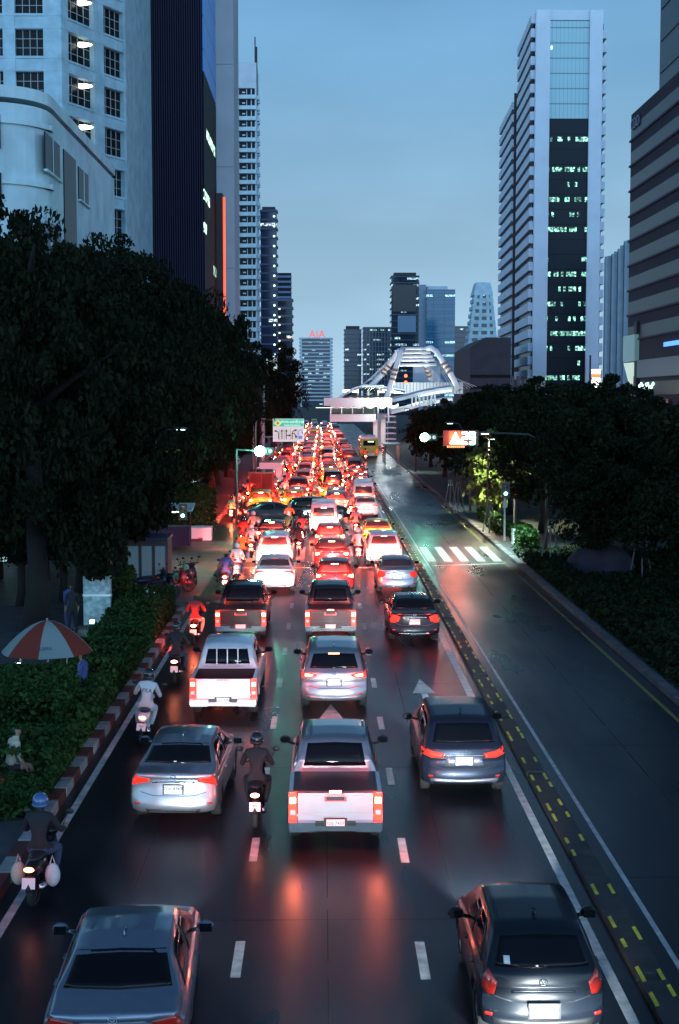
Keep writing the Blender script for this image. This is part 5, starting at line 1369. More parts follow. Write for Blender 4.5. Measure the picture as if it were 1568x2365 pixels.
MB().box((-14.0, 29.5, 6.0), (.6, 2.4, 12.5)).build('lobby_glass', mat('lobby_glass_glow', (.3, .4, .35), .3, em=(.6, 1, .8), es=.42), t)
for z, hh, m_ in ((12.8, 2.6, mat('band_teal', (.13, .20, .24), .5)), (5.2, 2.6, PU2), (1.8, 2.0, PU2)): MB().box((-14.15, -2, z), (.4, 58, hh)).build('podium_band', m_, t)
MB().box((-14.2, 8, 9.9), (.2, 30, 1.9)).build('window_band', DKGL, t)
for k in range(9): MB().ell((-14.35, 24.5 - k * 1.1, 10.2 + .3 * math.sin(k * 1.7)), (.12, .5, .30), nu=8, nv=5).build('ceiling_lamp', glow('teal_lamp', (.55, 1, .95), 4), t)
for k in range(6): MB().box((-14.4, 18 - k * 2.2, 7.7), (.06, 1.5, 1.2)).build('red_panel', mat('dim_red', (.05, .008, .01), .5, em=(.5, .05, .05), es=.12), t)
for k in range(3): MB().box((-14.36, 23 - k * 5.5, 3.6), (.1, 3.4, 1.4)).build('shop_window', mat('shop_teal', (.1, .2, .2), .3, em=(.3, .9, .9), es=.5), t)
MB().box((-14.2, 4, 15.9), (.2, 12, .6)).build('blue_light_strip', glow('strip_blue', (.1, .35, 1), 1.5), t)
# small gatehouse wall with a yellow light strip
p = at(1472, 1000, 118); t = empty('gatehouse', (p.x, 118, 0)); tag(t, 'grey gatehouse wall with a yellow light strip seen over the dark trees', 'building')
MB().box((0, 0, ZZ(980, 118) / 2), (3.0, 2, ZZ(980, 118))).build('wall', GREYC, t)
MB().box((0, -1.05, ZZ(1012, 118)), (2.6, .08, .08)).build('light_strip', glow('strip_yellow', (.9, .85, .3), 1.3), t)

# ------------------------------------------------------------------ footbridge, station roof and cable arch
YB = 238
def B(px, py, Y=YB): return at(px, py, Y)
FBW = mat('bridge_white', (.9, .91, .93), .5, var=.06, vs=.5)
t = empty('footbridge', (3, YB, 0)); tag(t, 'white footbridge over the road with glazed sides and a scalloped roof edge', 'footbridge')
def bb(px0, px1, py0, py1, Y, dy): 
    a = at(px0, py0, Y); c = at(px1, py1, Y); return MB().box(((a.x + c.x) / 2 - 3, Y - YB + dy / 2, (a.z + c.z) / 2), (c.x - a.x, dy, abs(a.z - c.z)))
bb(762, 868, 957, 974, YB, 5).build('girder', FBW, t)
bb(748, 905, 919, 937, YB - .4, 6).build('roof', FBW, t)
bb(762, 868, 937, 957, YB + 4.6, .2).build('rear_glazing', mat('glazing_dim', (.10, .13, .12), .2, em=(.6, .8, .5), es=.05), t)
b = MB()
for k in range(6):
    p0 = at(764 + k * 26, 937, YB); p1 = at(764 + (k + 1) * 26, 937, YB)
    pts = [(p0.x + (p1.x - p0.x) * q - 3, -.2, p0.z - .45 * math.sin(math.pi * q)) for q in [i / 8 for i in range(9)]]
    for a, c in zip(pts, pts[1:]): b.box(((a[0] + c[0]) / 2, -.25, (a[2] + c[2]) / 2 + .2), (abs(c[0] - a[0]) + .02, .35, .5))
b.build('scalloped_trim', FBW, t)
b = MB()
for k in range(5): p = at(764 + k * 25, 947, YB); b.box((p.x - 3, .1, p.z), (.16, .16, 1.7))
b.build('posts', CHR, t)
MB().box((0, 2.4, ZZ(956, YB) + .15), (9, 4, .1)).build('deck', CONC, t)
MB().box((-.8, 2, ZZ(939, YB) - .2), (7, .2, .08)).build('tube_lamp', glow('bridge_lamp', (.9, 1, .7), 2.5), t)
for px_, lab in ((868, 0), (886, 1)):
    p = at(px_, 1030, YB); MB().box((p.x - 3, 3, 2.4), (.7, .9, 4.8)).build('pillar', FBW, t)
bb(872, 896, 955, 1030, YB + 5, .4).build('stair_wall', PALE2, t)
for k in range(5): p = at(902, 962 + k * 13, YB - 4); MB().box((p.x - 3, -3, p.z), (1.8, 2.4, .2)).build('stair_landing', FBW, t)
for px_ in (893, 912): p = at(px_, 1000, YB - 4); MB().box((p.x - 3, -4, 2.6), (.25, .25, 6)).build('post', CHR, t)
b = MB(); p = at(905, 1062, 180); 
s_ = empty('bus_shelter', (p.x, 182, 0)); tag(s_, 'teal glass shelter with railings beside the green bus', 'shelter')
MB().box((0, 0, 2.6), (2.2, 8, .15)).build('roof', mat('shelter_teal', (.12, .22, .24), .4), s_)
MB().box((.9, 0, 1.3), (.06, 7.6, 2.2)).build('glass_panel', mat('shelter_glass', (.15, .28, .3), .3), s_)
for yy in (-3.6, 0, 3.6): MB().tube([(-.9, yy, 0), (-.9, yy, 2.6)], .06, 8).build('post', CHR, s_)
# curved station roof, lit inside
YS = 262
t = empty('station_roof', (8, YS, 0)); tag(t, 'curved white station roof with lit arches behind the footbridge', 'station roof')
prof = [(778, 922), (800, 905), (820, 894), (842, 888), (870, 889), (900, 893), (935, 899)]
top = [at(px_, py_, YS) for px_, py_ in prof]
b = MB(); n = len(top); vs = []
for yy in (0, 22):
    for p in top: vs.append((p.x - 8, yy, p.z))
    for p in top: vs.append((p.x - 8, yy, p.z - .35))
fs = [(i, i + 1, 2 * n + i + 1, 2 * n + i) for i in range(n - 1)] + [(n + i, 3 * n + i, 3 * n + i + 1, n + i + 1) for i in range(n - 1)] + [(i, n + i, n + i + 1, i + 1) for i in range(n - 1)]
b.add(vs, fs); b.build('roof', FBW, t, True)
for k in range(5):
    b = MB(); b.tube([(p.x - 8, -.2 + k * 2.4, p.z - .5 - k * .10) for p in top], .13, 6); b.build('roof_rib', CHR, t, True)
MB().box((5.5 - 8 + 3.5, 8, ZZ(918, YS) + .2), (11, 10, .3)).build('platform', CONC, t)
for px_, py_, w_ in ((810, 903, 3.6), (848, 893, 2.2), (868, 893, 3.4), (895, 900, 2.2), (915, 905, 2.0), (880, 905, 1.5)):
    p = at(px_, py_, YS + 1); MB().box((p.x - 8, 1, p.z), (w_ * .8, .3, .5 if w_ > 3 else .3)).build('strip_lamp', glow('station_lamp', (.95, 1, .82), 5), t)
for px_ in (826, 850, 872, 896): p = at(px_, 905, YS + 6); MB().tube([(p.x - 8, 4, 4), (p.x - 8, 4, p.z + .3)], .18, 8).build('post', FBW, t)
# inclined walkway to the right with light line
t = empty('covered_walkway', (20, 250, 0)); tag(t, 'covered walkway with a curved line of white lamps descending from the station into the trees', 'walkway')
q = [at(px_, py_, 245) for px_, py_ in ((905, 932), (935, 925), (970, 915), (1010, 907), (1045, 902))]
for nm, dz, rr, m_ in (('roof', .7, .55, PALE2), ('parapet', -1.3, .5, FBW)): 
    b = MB()
    for a, c in zip(q, q[1:]): b.add([(a.x - 20, -5, a.z + dz), (c.x - 20, -5, c.z + dz), (c.x - 20, 0, c.z + dz + .3), (a.x - 20, 0, a.z + dz + .3), (a.x - 20, -5, a.z + dz - rr), (c.x - 20, -5, c.z + dz - rr), (c.x - 20, 0, c.z + dz - rr), (a.x - 20, 0, a.z + dz - rr)], [(0, 1, 2, 3), (4, 7, 6, 5), (0, 4, 5, 1), (1, 5, 6, 2), (2, 6, 7, 3), (3, 7, 4, 0)])
    b.build(nm, m_, t)
b = MB()
for a, c in zip(q[2:], q[3:]):
    for k in range(5): p = a.lerp(c, k / 5); b.box((p.x - 20, -5.1, p.z + .02), (.55, .12, .18))
b.build('lamp_line', glow('walkway_lamp', (.8, 1, .9), 4), t)
for k in range(7): p = at(955 + k * 9, 925, 240); MB().box((p.x - 20, -6, p.z), (.3, .2, 1.9)).build('post', PALE2, t)
for x_, y_, z_, e_ in ((-4, -12, 9, 1500), (8, -12, 9, 2400), (2, 6, 8.5, 3000)):
    l = bpy.data.lights.new('station_glow', 'POINT'); l.energy = e_; l.color = (.85, 1, .95); l.shadow_soft_size = .5; lo = bpy.data.objects.new('station_glow', l); COL.objects.link(lo); lo.parent = t; lo.location = (x_ - 6, y_ - 3, z_)
# long pale deck under the arch
t = empty('station_deck', (14, 270, 0)); tag(t, 'pale station deck with railings under the cable arch', 'deck')
a = at(905, 907, 270); c = at(1062, 889, 270); MB().box(((a.x + c.x) / 2 - 14, 0, (a.z + c.z) / 2 + .1), (c.x - a.x, 12, 2.1)).build('parapet', FBW, t)
b = MB()
for k in range(22): b.box((a.x - 14 + (c.x - a.x) * k / 21, -6.1, (a.z + c.z) / 2 + .1), (.08, .12, 2.0))
b.build('railing', GREYC, t)
p = at(985, 880, 274); MB().box((p.x - 14, 4, p.z), (5, 4, 5.5)).build('equipment_cabin', PALE2, t)
b = MB()
for k in range(4): q_ = at(985 + k * 40, 938, 268); b.box((q_.x - 14, 0, a.z / 2 - .6), (1.0, 1.4, a.z - 1.2))
b.build('support', CONC, t)
# arch
YA = 255; t = empty('cable_arch', (17, YA, 0)); tag(t, 'white steel cable arch with orange collars rising over the station', 'arch')
def AP(px, py, Y): p = at(px, py, Y); return (p.x - 17, Y - YA, p.z)
legs = [[AP(890, 930, 250), AP(905, 880, 252), AP(925, 815, 254), AP(930, 806, 255)],
        [AP(858, 890, 268), AP(885, 862, 266), AP(910, 826, 264), AP(922, 810, 262)],
        [AP(1059, 900, 250), AP(1040, 862, 252), AP(1008, 812, 254), AP(995, 803, 255), AP(984, 806, 256)],
        [AP(1006, 905, 268), AP(992, 868, 266), AP(982, 832, 264), AP(978, 815, 262)]]
for l in legs: MB().tube(l, [.50] * len(l), 12).build('leg', FBW, t, True)
for k, py_ in enumerate((806, 815, 824, 832, 843)):
    MB().tube([AP(926 - k * 1.6, py_, 255.5), AP(990 + k * 4.5, py_ - 1, 255.5)], .30, 10).build('cross_tube', FBW, t, True)
OR = mat('orange_collar', (.36, .17, .10), .6)
for l, i in ((0, 1), (1, 1), (2, 1), (3, 1)):
    p0, p1 = Vector(legs[l][i]), Vector(legs[l][i + 1]); d = (p1 - p0).normalized()
    for k in range(3): c_ = p0 + d * (.9 * k); MB().tube([c_, c_ + d * .4], .60, 12).build('collar', OR, t, True)
wire = mat('cable_white', (.5, .5, .54), .5)
def cables(a0, a1, b0, b1, n, nm='cable'):
    for k in range(n):
        f = k / (n - 1); MB().tube([Vector(a0).lerp(Vector(a1), f), Vector(b0).lerp(Vector(b1), f)], .05, 5).build(nm, wire, t)
cables(AP(1048, 872, 251), AP(995, 820, 256), AP(1100, 893, 250), AP(1048, 905, 266), 9)
cables(AP(975, 830, 262), AP(985, 838, 262), AP(1015, 905, 262), AP(1040, 900, 262), 6)
cables(AP(912, 818, 263), AP(880, 862, 266), AP(838, 890, 262), AP(818, 900, 262), 6)
text('', .1, (0, 0, 0), BLK) if 0 else None
for py_ in (868, 883):
    p = at(937, py_, 240); o = MB().ell((0, 0, 0), (.26, .15, .26)).build('warning_lamp', glow('far_red', (1, .08, .02), 8), None, True); o.location = p; tag(o, ('upper' if py_ == 868 else 'lower') + ' red signal lamp seen between the arch legs', 'lamp')

# billboards behind the left trees
t = empty('billboard', tuple(at(624, 860, 330)[:2]) + (0,)); tag(t, 'blank white glowing billboard right of the balcony tower', 'billboard')
BLG = glow('billboard_glow', (.75, 1, .93), 1.0)
for pa, pb in ((822, 872), (878, 905)):
    z0, z1 = ZZ(pb, 330), ZZ(pa, 330); MB().box((.4, 0, (z0 + z1) / 2), (2.4, .4, z1 - z0)).build('light_panel', BLG, t)
MB().tube([(0, .5, 0), (0, .5, ZZ(822, 330))], .3, 8).build('post', DKR, t)

# ------------------------------------------------------------------ street furniture
DGAL = mat('dull_steel', (.05, .055, .06), .6)
GALV = mat('galvanised', (.30, .36, .40), .45, metal=.5)
# big pole and overhead lane sign
YG = 150; pole = at(605, 960, YG)
t = empty('lane_sign', (pole.x, YG, 0)); tag(t, 'overhead lane direction sign, green above white with arrows, on a thick grey pole', 'sign')
MB().tube([(0, .6, 0), (0, .6, ZZ(890, YG))], .28, 12).build('pole', GALV, t)
sx0 = at(630, 967, YG).x - pole.x; sx1 = at(702, 967, YG).x - pole.x; z1 = ZZ(967, YG); z0 = ZZ(1020, YG); sw = sx1 - sx0; sh2 = z1 - z0
MB().tube([(0, .5, z1 - .1), (sx1, .5, z1 - .1)], .07, 8).tube([(0, .5, z0 + .5), (sx1, .5, z0 + .5)], .07, 8).build('arm', GALV, t)
SG = lambda n, c, e: mat(n, c, .5, em=c, es=e)
board = MB().box(((sx0 + sx1) / 2, .2, (z0 + z1) / 2), (sw, .08, sh2)).build('board', SG('sign_white', (.55, .68, .68), .55), t)
MB().box(((sx0 + sx1) / 2, .14, z1 - sh2 * .18), (sw * .97, .04, sh2 * .32)).build('green_field', SG('sign_green', (.02, .45, .30), .8), board)
SBLK = mat('sign_black', (.03, .035, .04), .6)
def dia(cx, cz, r, y, m_, nm): MB().prism([(cx, cz - r), (cx + r, cz), (cx, cz + r), (cx - r, cz)], 0, .03).build(nm, m_, board)
cxx, czz = sx0 + sw * .16, z1 - sh2 * .19
b = MB(); b.add([(cxx, .10, czz - .38), (cxx + .38, .10, czz), (cxx, .10, czz + .38), (cxx - .38, .10, czz)], [(0, 1, 2, 3)]); b.build('yellow_diamond', SG('sign_yellow', (.75, .7, .2), .6), board)
MB().box((cxx, .08, czz), (.36, .02, .07)).box((cxx, .078, czz), (.07, .02, .36)).build('cross_symbol', SBLK, board)
SW = SG('sign_letter', (.7, .85, .85), .8)
text('สาทร-นราธิวาส', .42, (sx0 + sw * .62, .09, z1 - sh2 * .14), SW, board, 'lettering', depth=.01); text('Sathon-Narathiwas', .22, (sx0 + sw * .62, .09, z1 - sh2 * .28), SW, board, 'lettering', depth=.01)
def stroke(pts, r=.045, head=True, m_=SBLK, nm='lane_arrow'):
    b = MB(); P3 = [(sx0 + sw * u, .10, z0 + sh2 * v) for u, v in pts]
    b.tube(P3, r, 5)
    if head:
        a = Vector(P3[-1]); d = (a - Vector(P3[-2])).normalized(); n_ = Vector((d.z, 0, -d.x))
        b.add([a + n_ * .13, a - n_ * .13, a + d * .26], [(0, 1, 2), (2, 1, 0)])
    return b.build(nm, m_, board)
stroke([(.18, .10), (.18, .34), (.165, .42), (.12, .46), (.11, .46)]); stroke([(.29, .10), (.29, .44)]); stroke([(.43, .10), (.43, .44)]); stroke([(.43, .27), (.51, .27)])
stroke([(.62, .10), (.62, .36), (.65, .46), (.70, .485)]); stroke([(.62, .36), (.69, .36), (.74, .25), (.74, .24)])
BLU = SG('sign_blue', (.12, .28, .6), .6)
stroke([(.83, .28), (.83, .44), (.87, .52), (.91, .52), (.95, .44), (.95, .42)], m_=BLU); MB().box((sx0 + sw * .88, .1, z0 + sh2 * .18), (sw * .12, .02, sh2 * .15)).build('blue_panel', BLU, board)
b = MB()
for u in (.22, .36, .57, .78): b.box((sx0 + sw * u, .13, z0 + sh2 * .3), (.03, .02, sh2 * .46))
b.build('divider_lines', SBLK, board)
# lamp posts behind the left trees
for k, (px_, pt, pb_, Yp, arm, lab) in enumerate(((584, 928, 1000, 140, 17, 'curved lamp post left of the thick sign pole'), (590, 968, 1010, 134, 12, 'shorter bright curved post below the lamp post by the sign pole'))):
    p = at(px_, pt, Yp); t = empty('lamp_post', (p.x, Yp, 0)); tag(t, lab, 'lamp post'); zt_ = p.z; ax_ = (px_ + arm - px_) / FD * Yp
    MB().tube([(0, 0, 0), (0, 0, zt_ - .9), (ax_ * .12, 0, zt_ - .35), (ax_ * .45, 0, zt_ - .05), (ax_ * 1.25, 0, zt_ + .05)], [.12, .07, .06, .05, .05], 8).build('post', GALV, t, True)
    MB().ell((ax_ * 1.35, 0, zt_ + .03), (.35, .12, .07)).build('lamp_head', GALV, t, True)

GRN = (.15, 1, .62)
def signal(px_, py_, Y, label, lens_r=.20, boxes=3, horiz=True, e=160, arm_to=None, power=0):
    p = at(px_, py_, Y); t = empty('traffic_signal', (p.x, Y, p.z)); tag(t, label, 'traffic signal')
    n = boxes; wdt = .36
    if horiz: MB().box((wdt * (n - 1) / 2, .12, 0), (wdt * n + .1, .2, .46)).build('housing', BLK, t)
    else: MB().box((0, .12, wdt * (n - 1) / 2), (.42, .2, wdt * n + .1)).build('housing', BLK, t)
    MB().ell((0, -.02, 0), (lens_r, .06, lens_r), nu=20, nv=10).build('lens', glow('signal_green_%g' % e, (.25, 1, .66), e), t, True)
    for k in range(1, n): 
        c_ = (wdt * k, -.0, 0) if horiz else (0, 0, wdt * k)
        MB().ell(c_, (.14, .05, .14), nu=14, nv=8).build('lens', mat('dim_lens' if horiz else 'off_lens', (.25, .27, .27) if horiz else (.03, .03, .03), .3, em=(.7, .8, .8), es=.5 if horiz else 0), t, True)
    if arm_to:
        MB().tube([(0, .25, 0), (arm_to, .25, .1), (arm_to, .25, .1)], .06, 8).tube([(arm_to, .25, .1), (arm_to, .25, -p.z)], .10, 8).build('pole', DGAL, t)
    if power:
        l = bpy.data.lights.new('signal_glow', 'POINT'); l.energy = power; l.color = GRN; l.shadow_soft_size = .15
        lo = bpy.data.objects.new('signal_glow', l); COL.objects.link(lo); lo.parent = t; lo.location = (0, -.4, 0)
signal(600, 1042, 96, 'glaring green signal on the arm left of the queue', .34, e=260, arm_to=-1.6, power=700)  # this lens and the next oversized to stand in for glare
signal(980, 1010, 104, 'glaring green signal over the right carriageway', .30, e=110, arm_to=3.4, power=60)
signal(422, 1191, 72, 'small green signal among the left trees', .09, boxes=2, horiz=False, e=12)
signal(1168, 1140, 74, 'small green signal on the post by the zebra crossing', .09, boxes=2, horiz=False, e=12)
# countdown display
Yd = 92; p = at(1063, 1012, Yd); t = empty('countdown_display', (p.x, Yd, p.z)); tag(t, 'lit countdown display reading 29 beside a glowing triangle', 'signal display')
MB().box((.05, .12, 0), (2.3, .16, 1.0)).build('housing', BLK, t)
T0 = (1052 - 1063) / FD * Yd
MB().add([(T0 - .36, 0, -.36), (T0 + .36, 0, -.36), (T0, 0, .38)], [(0, 1, 2)]).build('warning_triangle', glow('triangle_glow', (1, .62, .40), 40), t)
MB().add([(T0 - .42, .03, -.42), (T0 + .42, .03, -.42), (T0 + .42, .03, .44), (T0 - .42, .03, .44)], [(0, 1, 2, 3)]).build('red_panel', glow('panel_red', (1, .10, .05), 1.6), t)
segs = {'2': 'abged', '9': 'abcfgd'}
def digit(ch, cx):
    w_, h_ = .15, .33; b = MB(); S_ = {'a': ((0, h_), (w_ * 2, .1)), 'g': ((0, 0), (w_ * 2, .1)), 'd': ((0, -h_), (w_ * 2, .1)), 'f': ((-w_, h_ / 2), (.1, h_)), 'b': ((w_, h_ / 2), (.1, h_)), 'e': ((-w_, -h_ / 2), (.1, h_)), 'c': ((w_, -h_ / 2), (.1, h_))}
    for k in segs[ch]: (x, z), (a, c) = S_[k]; b.box((cx + x, -.01 - .003 * 'abcdefg'.index(k), z), (a + .02, .02, c + .04))
    return b.build('digit', glow('digit_glow_%s' % ch, (1, .55, .50) if ch == '2' else (.35, 1, .8), 40), t)
digit('2', (1073 - 1063) / FD * Yd); digit('9', (1090 - 1063) / FD * Yd)
MB().tube([(1.0, .2, .2), (3.6, .2, .2), (3.6, .2, -p.z)], .09, 8).build('pole', DGAL, t)
b = MB()
for k in range(9): b.box((T0 - .5 + k * .13, .0, -.55), (.07, .02, .12))
b.build('red_text_row', glow('row_red', (1, .25, .1), 4), t)
l = bpy.data.lights.new('display_glow', 'POINT'); l.energy = 600; l.color = (1, .10, .04); l.shadow_soft_size = .2; lo = bpy.data.objects.new('display_glow', l); COL.objects.link(lo); lo.parent = t; lo.location = (-.3, -.5, 0)

# street lamps over the right carriageway
def street_lamp(x, y, h, label, power, arm=-2.0, col=(.62, 1, .86), ang=95, e=5):
    t = empty('street_lamp', (x, y, 0)); tag(t, label, 'street lamp', 'street lamps')
    MB().tube([(0, 0, 0), (0, 0, h - .6), (arm * .3, 0, h - .1), (arm, 0, h)], [.10, .06, .05, .04], 8).build('post', DGAL, t, True)
    hd = MB().ell((arm, 0, h), (.35, .14, .07)).build('lamp_head', DGAL, t, True)
    MB().box((arm, 0, h - .08), (.4, .18, .03)).build('lens', glow('lamp_lens_%g' % e, col, e), hd)
    l = bpy.data.lights.new('lamp_beam', 'SPOT'); l.energy = power; l.spot_size = R(ang); l.spot_blend = .8; l.color = col; l.shadow_soft_size = .15
    lo = bpy.data.objects.new('lamp_beam', l); COL.objects.link(lo); lo.parent = t; lo.location = (arm, 0, h - .15)
street_lamp(12.2, 77.5, 6.6, 'street lamp over the zebra crossing on the empty carriageway', 15000, arm=-3.4, ang=105)
street_lamp(10.6, 108, 6.6, 'street lamp inside the trees beyond the zebra crossing', 2800, arm=-1.0, ang=80)
street_lamp(10.4, 160, 7.2, 'street lamp by the kerb bend before the bus', 4000, arm=-1.0, ang=80)
street_lamp(-8.2, 70, 7.0, 'street lamp in the trees over the side street', 1800, arm=1.2, col=(.85, 1, .75), ang=100)
# lamplit foliage by the countdown display: warm lamp inside the tree
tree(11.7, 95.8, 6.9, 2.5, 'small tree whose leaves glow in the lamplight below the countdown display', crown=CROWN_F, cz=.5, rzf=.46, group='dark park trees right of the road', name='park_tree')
street_lamp(10.6, 91.5, 5.9, 'street lamp in front of the lamplit leaves below the countdown display', 11000, arm=.2, col=(1, 1, .62), ang=150)

# tree props, bollards, things on the right verge
def props(px_, py_, label, s=1.0):
    p = G(px_, py_); t = empty('tree_support', (p.x, p.y, 0)); tag(t, label, 'tree prop', 'pale tree props on the right verge')
    for k in range(3):
        a = k * 2.09 + .4; MB().tube([(math.cos(a) * .55 * s, math.sin(a) * .55 * s, 0), (math.cos(a) * .12, math.sin(a) * .12, 2.3 * s)], .04, 6).build('pole', mat('prop_wood', (.10, .12, .13), .7), t)
    MB().tube([(-.2, 0, 1.9 * s), (.2, 0, 1.9 * s)], .035, 6).tube([(0, -.2, 1.8 * s), (0, .2, 1.8 * s)], .035, 6).build('crossbar', mat('prop_wood', (.10, .12, .13), .7), t)
props(1040, 1178, 'pale wooden tree prop left of the lamplit leaves'); props(1058, 1185, 'pale wooden tree prop below the lamplit leaves'); props(1270, 1318, 'tall dim tree prop in the dark ground cover', 1.1); props(1130, 1235, 'tree prop beside the signal post', .9); props(1480, 1340, 'dim tree prop at the right beyond the mound', 1.1)
p = G(1165, 1255); t = empty('signal_post', (p.x, p.y, 0)); tag(t, 'white pedestrian signal post by the zebra crossing', 'post')
MB().tube([(0, 0, 0), (0, 0, 3.0)], .06, 8).build('post', GALV, t); MB().box((0, -.05, 2.3), (.24, .2, .4)).build('signal_box', GALV, t)
p = G(1192, 1262); t = empty('control_cabinet', (p.x, p.y, 0)); tag(t, 'small grey control cabinet behind the signal post', 'cabinet')
MB().box((0, 0, .55), (.5, .4, 1.0)).build('body', GALV, t); MB().box((0, -.21, .55), (.42, .02, .86)).build('door', FBW, t)
p = G(1385, 1330); o = MB().ell((0, 0, 0), (1.75, 1.6, 1.5), nu=20, nv=12).build('planting_mound', mat('mound_earth', (.03, .028, .045), .95, var=.3, vs=2, bump=.5, bs=6), None, True); o.location = (p.x, p.y, .1); tag(o, 'rounded dim mound among the ground cover on the right', 'mound')

# ------------------------------------------------------------------ left pavement: vendor, people, walls
p = G(130, 1600); vx, vy = p.x, p.y
vx, vy = -7.25, 37.0
t = empty('vendor_umbrella', (vx, vy, .14)); tag(t, 'big red and white market umbrella with lettering on the left pavement', 'umbrella')
n = 16; rad = 1.20; b = MB(); vs = []; fs = []; mi = []
top_z = 2.55; rim_z = 1.72
ring = []
for j in range(7):
    f = j / 6
    for i in range(n * 2):
        a = 2 * math.pi * i / (n * 2); sc2 = 1 - .04 * abs(math.sin(a * 4))
        ring.append((rad * f * sc2 * math.cos(a), rad * f * sc2 * math.sin(a), top_z - (top_z - rim_z) * f ** 1.7))
m2 = n * 2
for j in range(6):
    for i in range(m2): b.add([], []); fs.append((j * m2 + i, j * m2 + (i + 1) % m2, (j + 1) * m2 + (i + 1) % m2, (j + 1) * m2 + i)); mi.append(0 if (i // 4) % 2 == 0 else 1)
b.v = ring; b.f = fs; b.mi = mi
b.build('canopy', [mat('umbrella_white', (.20, .26, .26), .8), mat('umbrella_red', (.17, .022, .010), .8)], t)
MB().tube([(0, 0, 0), (0, 0, top_z + .05)], .03, 8).build('pole', CHR, t)
text('KLSMA', .13, (.12, -1.06, 1.97), mat('ink_blue', (.03, .05, .12), .6), t, 'lettering', depth=.002, rot=(R(50), 0, R(8)))
t = empty('food_stall', (vx - .2, vy + .2, .14)); tag(t, 'small food stall with a pale counter under the market umbrella', 'food stall')
MB().box((0, 0, .45), (1.1, .6, .8)).build('counter', mat('stall_metal', (.2, .26, .28), .4), t); MB().box((0, 0, .88), (1.4, .8, .05)).build('counter_top', FBW, t)
for sx in (-.62, .62): MB().tube([(sx, .3, 0), (sx, .3, 1.7)], .025, 6).build('post', mat('prop_wood', (.10, .12, .13), .7), t)
lt = MB().ell((-.55, -.3, 1.35), (.09, .09, .09)).build('light_bulb', glow('bulb_warm', (1, .95, .75), 40), t, True)
l = bpy.data.lights.new('bulb_light', 'POINT'); l.energy = 22; l.color = (.8, 1, 1); l.shadow_soft_size = .06; lo = bpy.data.objects.new('bulb_light', l); COL.objects.link(lo); lo.parent = t; lo.location = (.2, -.1, 1.9)
o = MB().ell((0, 0, 0), (.28, .2, .16)).ell((.3, .05, .02), (.2, .16, .14)).build('food_bag', CL['blue'], None, True); o.location = (vx - .1, vy + .1, 1.18); tag(o, 'pale blue bundle lying on the stall counter', 'bag')
# standing and seated people on the pavement
def stander(key, sh_c, tr_c, sit=False):
    def mk():
        if not sit:
            V = [(0, 0, .92), (0, 0, 1.12), (0, 0, 1.30), (0, 0, 1.42), (0, .01, 1.52), (0, .02, 1.60), (0, .02, 1.68)]
        else: V = [(0, 0, .50), (0, .02, .70), (0, .06, .90), (0, .10, 1.02), (0, .13, 1.12), (0, .16, 1.20), (0, .17, 1.28)]
        E = [(i, i + 1) for i in range(6)]; Rr = [.14, .125, .14, .13, .05, .08, .095]
        sh0 = V[3]
        for s in (-1, 1):
            b0 = len(V)
            V.extend([(s * .18, sh0[1], sh0[2] + .0), (s * .23, sh0[1] + .02, sh0[2] - .28), (s * .22, sh0[1] + .14, sh0[2] - .50), (s * .21, sh0[1] + .18, sh0[2] - .56)]); Rr += [.065, .05, .038, .034]
            E.append((3, b0)); E += [(b0 + i, b0 + i + 1) for i in range(3)]
            for k in range(4): V.append((s * (.18 + .025 * k), sh0[1] + .2, sh0[2] - .65)); Rr.append(.010); E.append((b0 + 3, len(V) - 1))
            b1 = len(V)
            if not sit: V.extend([(s * .10, 0, .86), (s * .12, .03 * s, .48), (s * .13, -.03 * s, .10), (s * .14, .12, .05)])
            else: V.extend([(s * .11, .02, .48), (s * .15, .40, .50), (s * .15, .42, .12), (s * .15, .56, .06)])
            Rr += [.11, .07, .045, .042]; E.append((0, b1)); E += [(b1 + i, b1 + i + 1) for i in range(3)]
        me = skin_figure('person', V, E, Rr)
        for m in (CL[sh_c], CL[tr_c], SKIN, BLK, HAIR): me.materials.append(m)
        hz = sh0[2] + .12
        for p in me.polygons:
            c = p.center
            if c.z > hz: p.material_index = 4 if (c.y < sh0[1] or c.z > hz + .17) else 2
            elif c.z < .1: p.material_index = 3
            elif abs(c.x) > .16 and c.z < sh0[2] - .33 and c.z > sh0[2] - .8 and c.y > sh0[1] + .05: p.material_index = 2
            elif c.z < (.92 if not sit else .56): p.material_index = 1
            else: p.material_index = 0
        return me
    return cached(('st', sh_c, tr_c, sit), mk)
def person(x, y, label, sh_c='dark', tr_c='jeans', rz=0, sit=False):
    o = link('person', stander('', sh_c, tr_c, sit)); o.location = (x, y, .14); o.rotation_euler = (0, 0, rz); tag(o, label, 'person'); return o
person(vx + .95, vy - .2, 'vendor in blue bending beside the stall under the umbrella', 'blue', 'dark', R(80))
q = at(190, 1440, 52); person(q.x, 50, 'person in dark clothes standing before the bright stone wall', 'dark', 'dark', R(20))
q = at(160, 1440, 50.5); person(q.x, 50.5, 'person in a blue shirt standing behind the umbrella', 'blue', 'jeans', R(-30))
q = at(246, 1400, 57); person(q.x, 58, 'pedestrian in grey walking past the stone wall', 'grey', 'jeans', R(160))
q = at(14, 1775, 30.0); person(q.x + .1, 30.0, 'seated person in a cream shirt at the left edge behind the hedge', 'cream', 'dark', R(-60), sit=True)
o = MB().box((0, 0, .25), (.4, .4, .04)).tube([(-.15, -.15, 0), (-.15, -.15, .25)], .02, 6).tube([(.15, -.15, 0), (.15, -.15, .25)], .02, 6).tube([(-.15, .15, 0), (-.15, .15, .25)], .02, 6).tube([(.15, .15, 0), (.15, .15, .25)], .02, 6).build('stool', mat('stool_red', (.3, .04, .03), .5)); o.location = (q.x + .1, 30.0, .14); tag(o, 'small stool under the seated person at the left edge', 'stool')
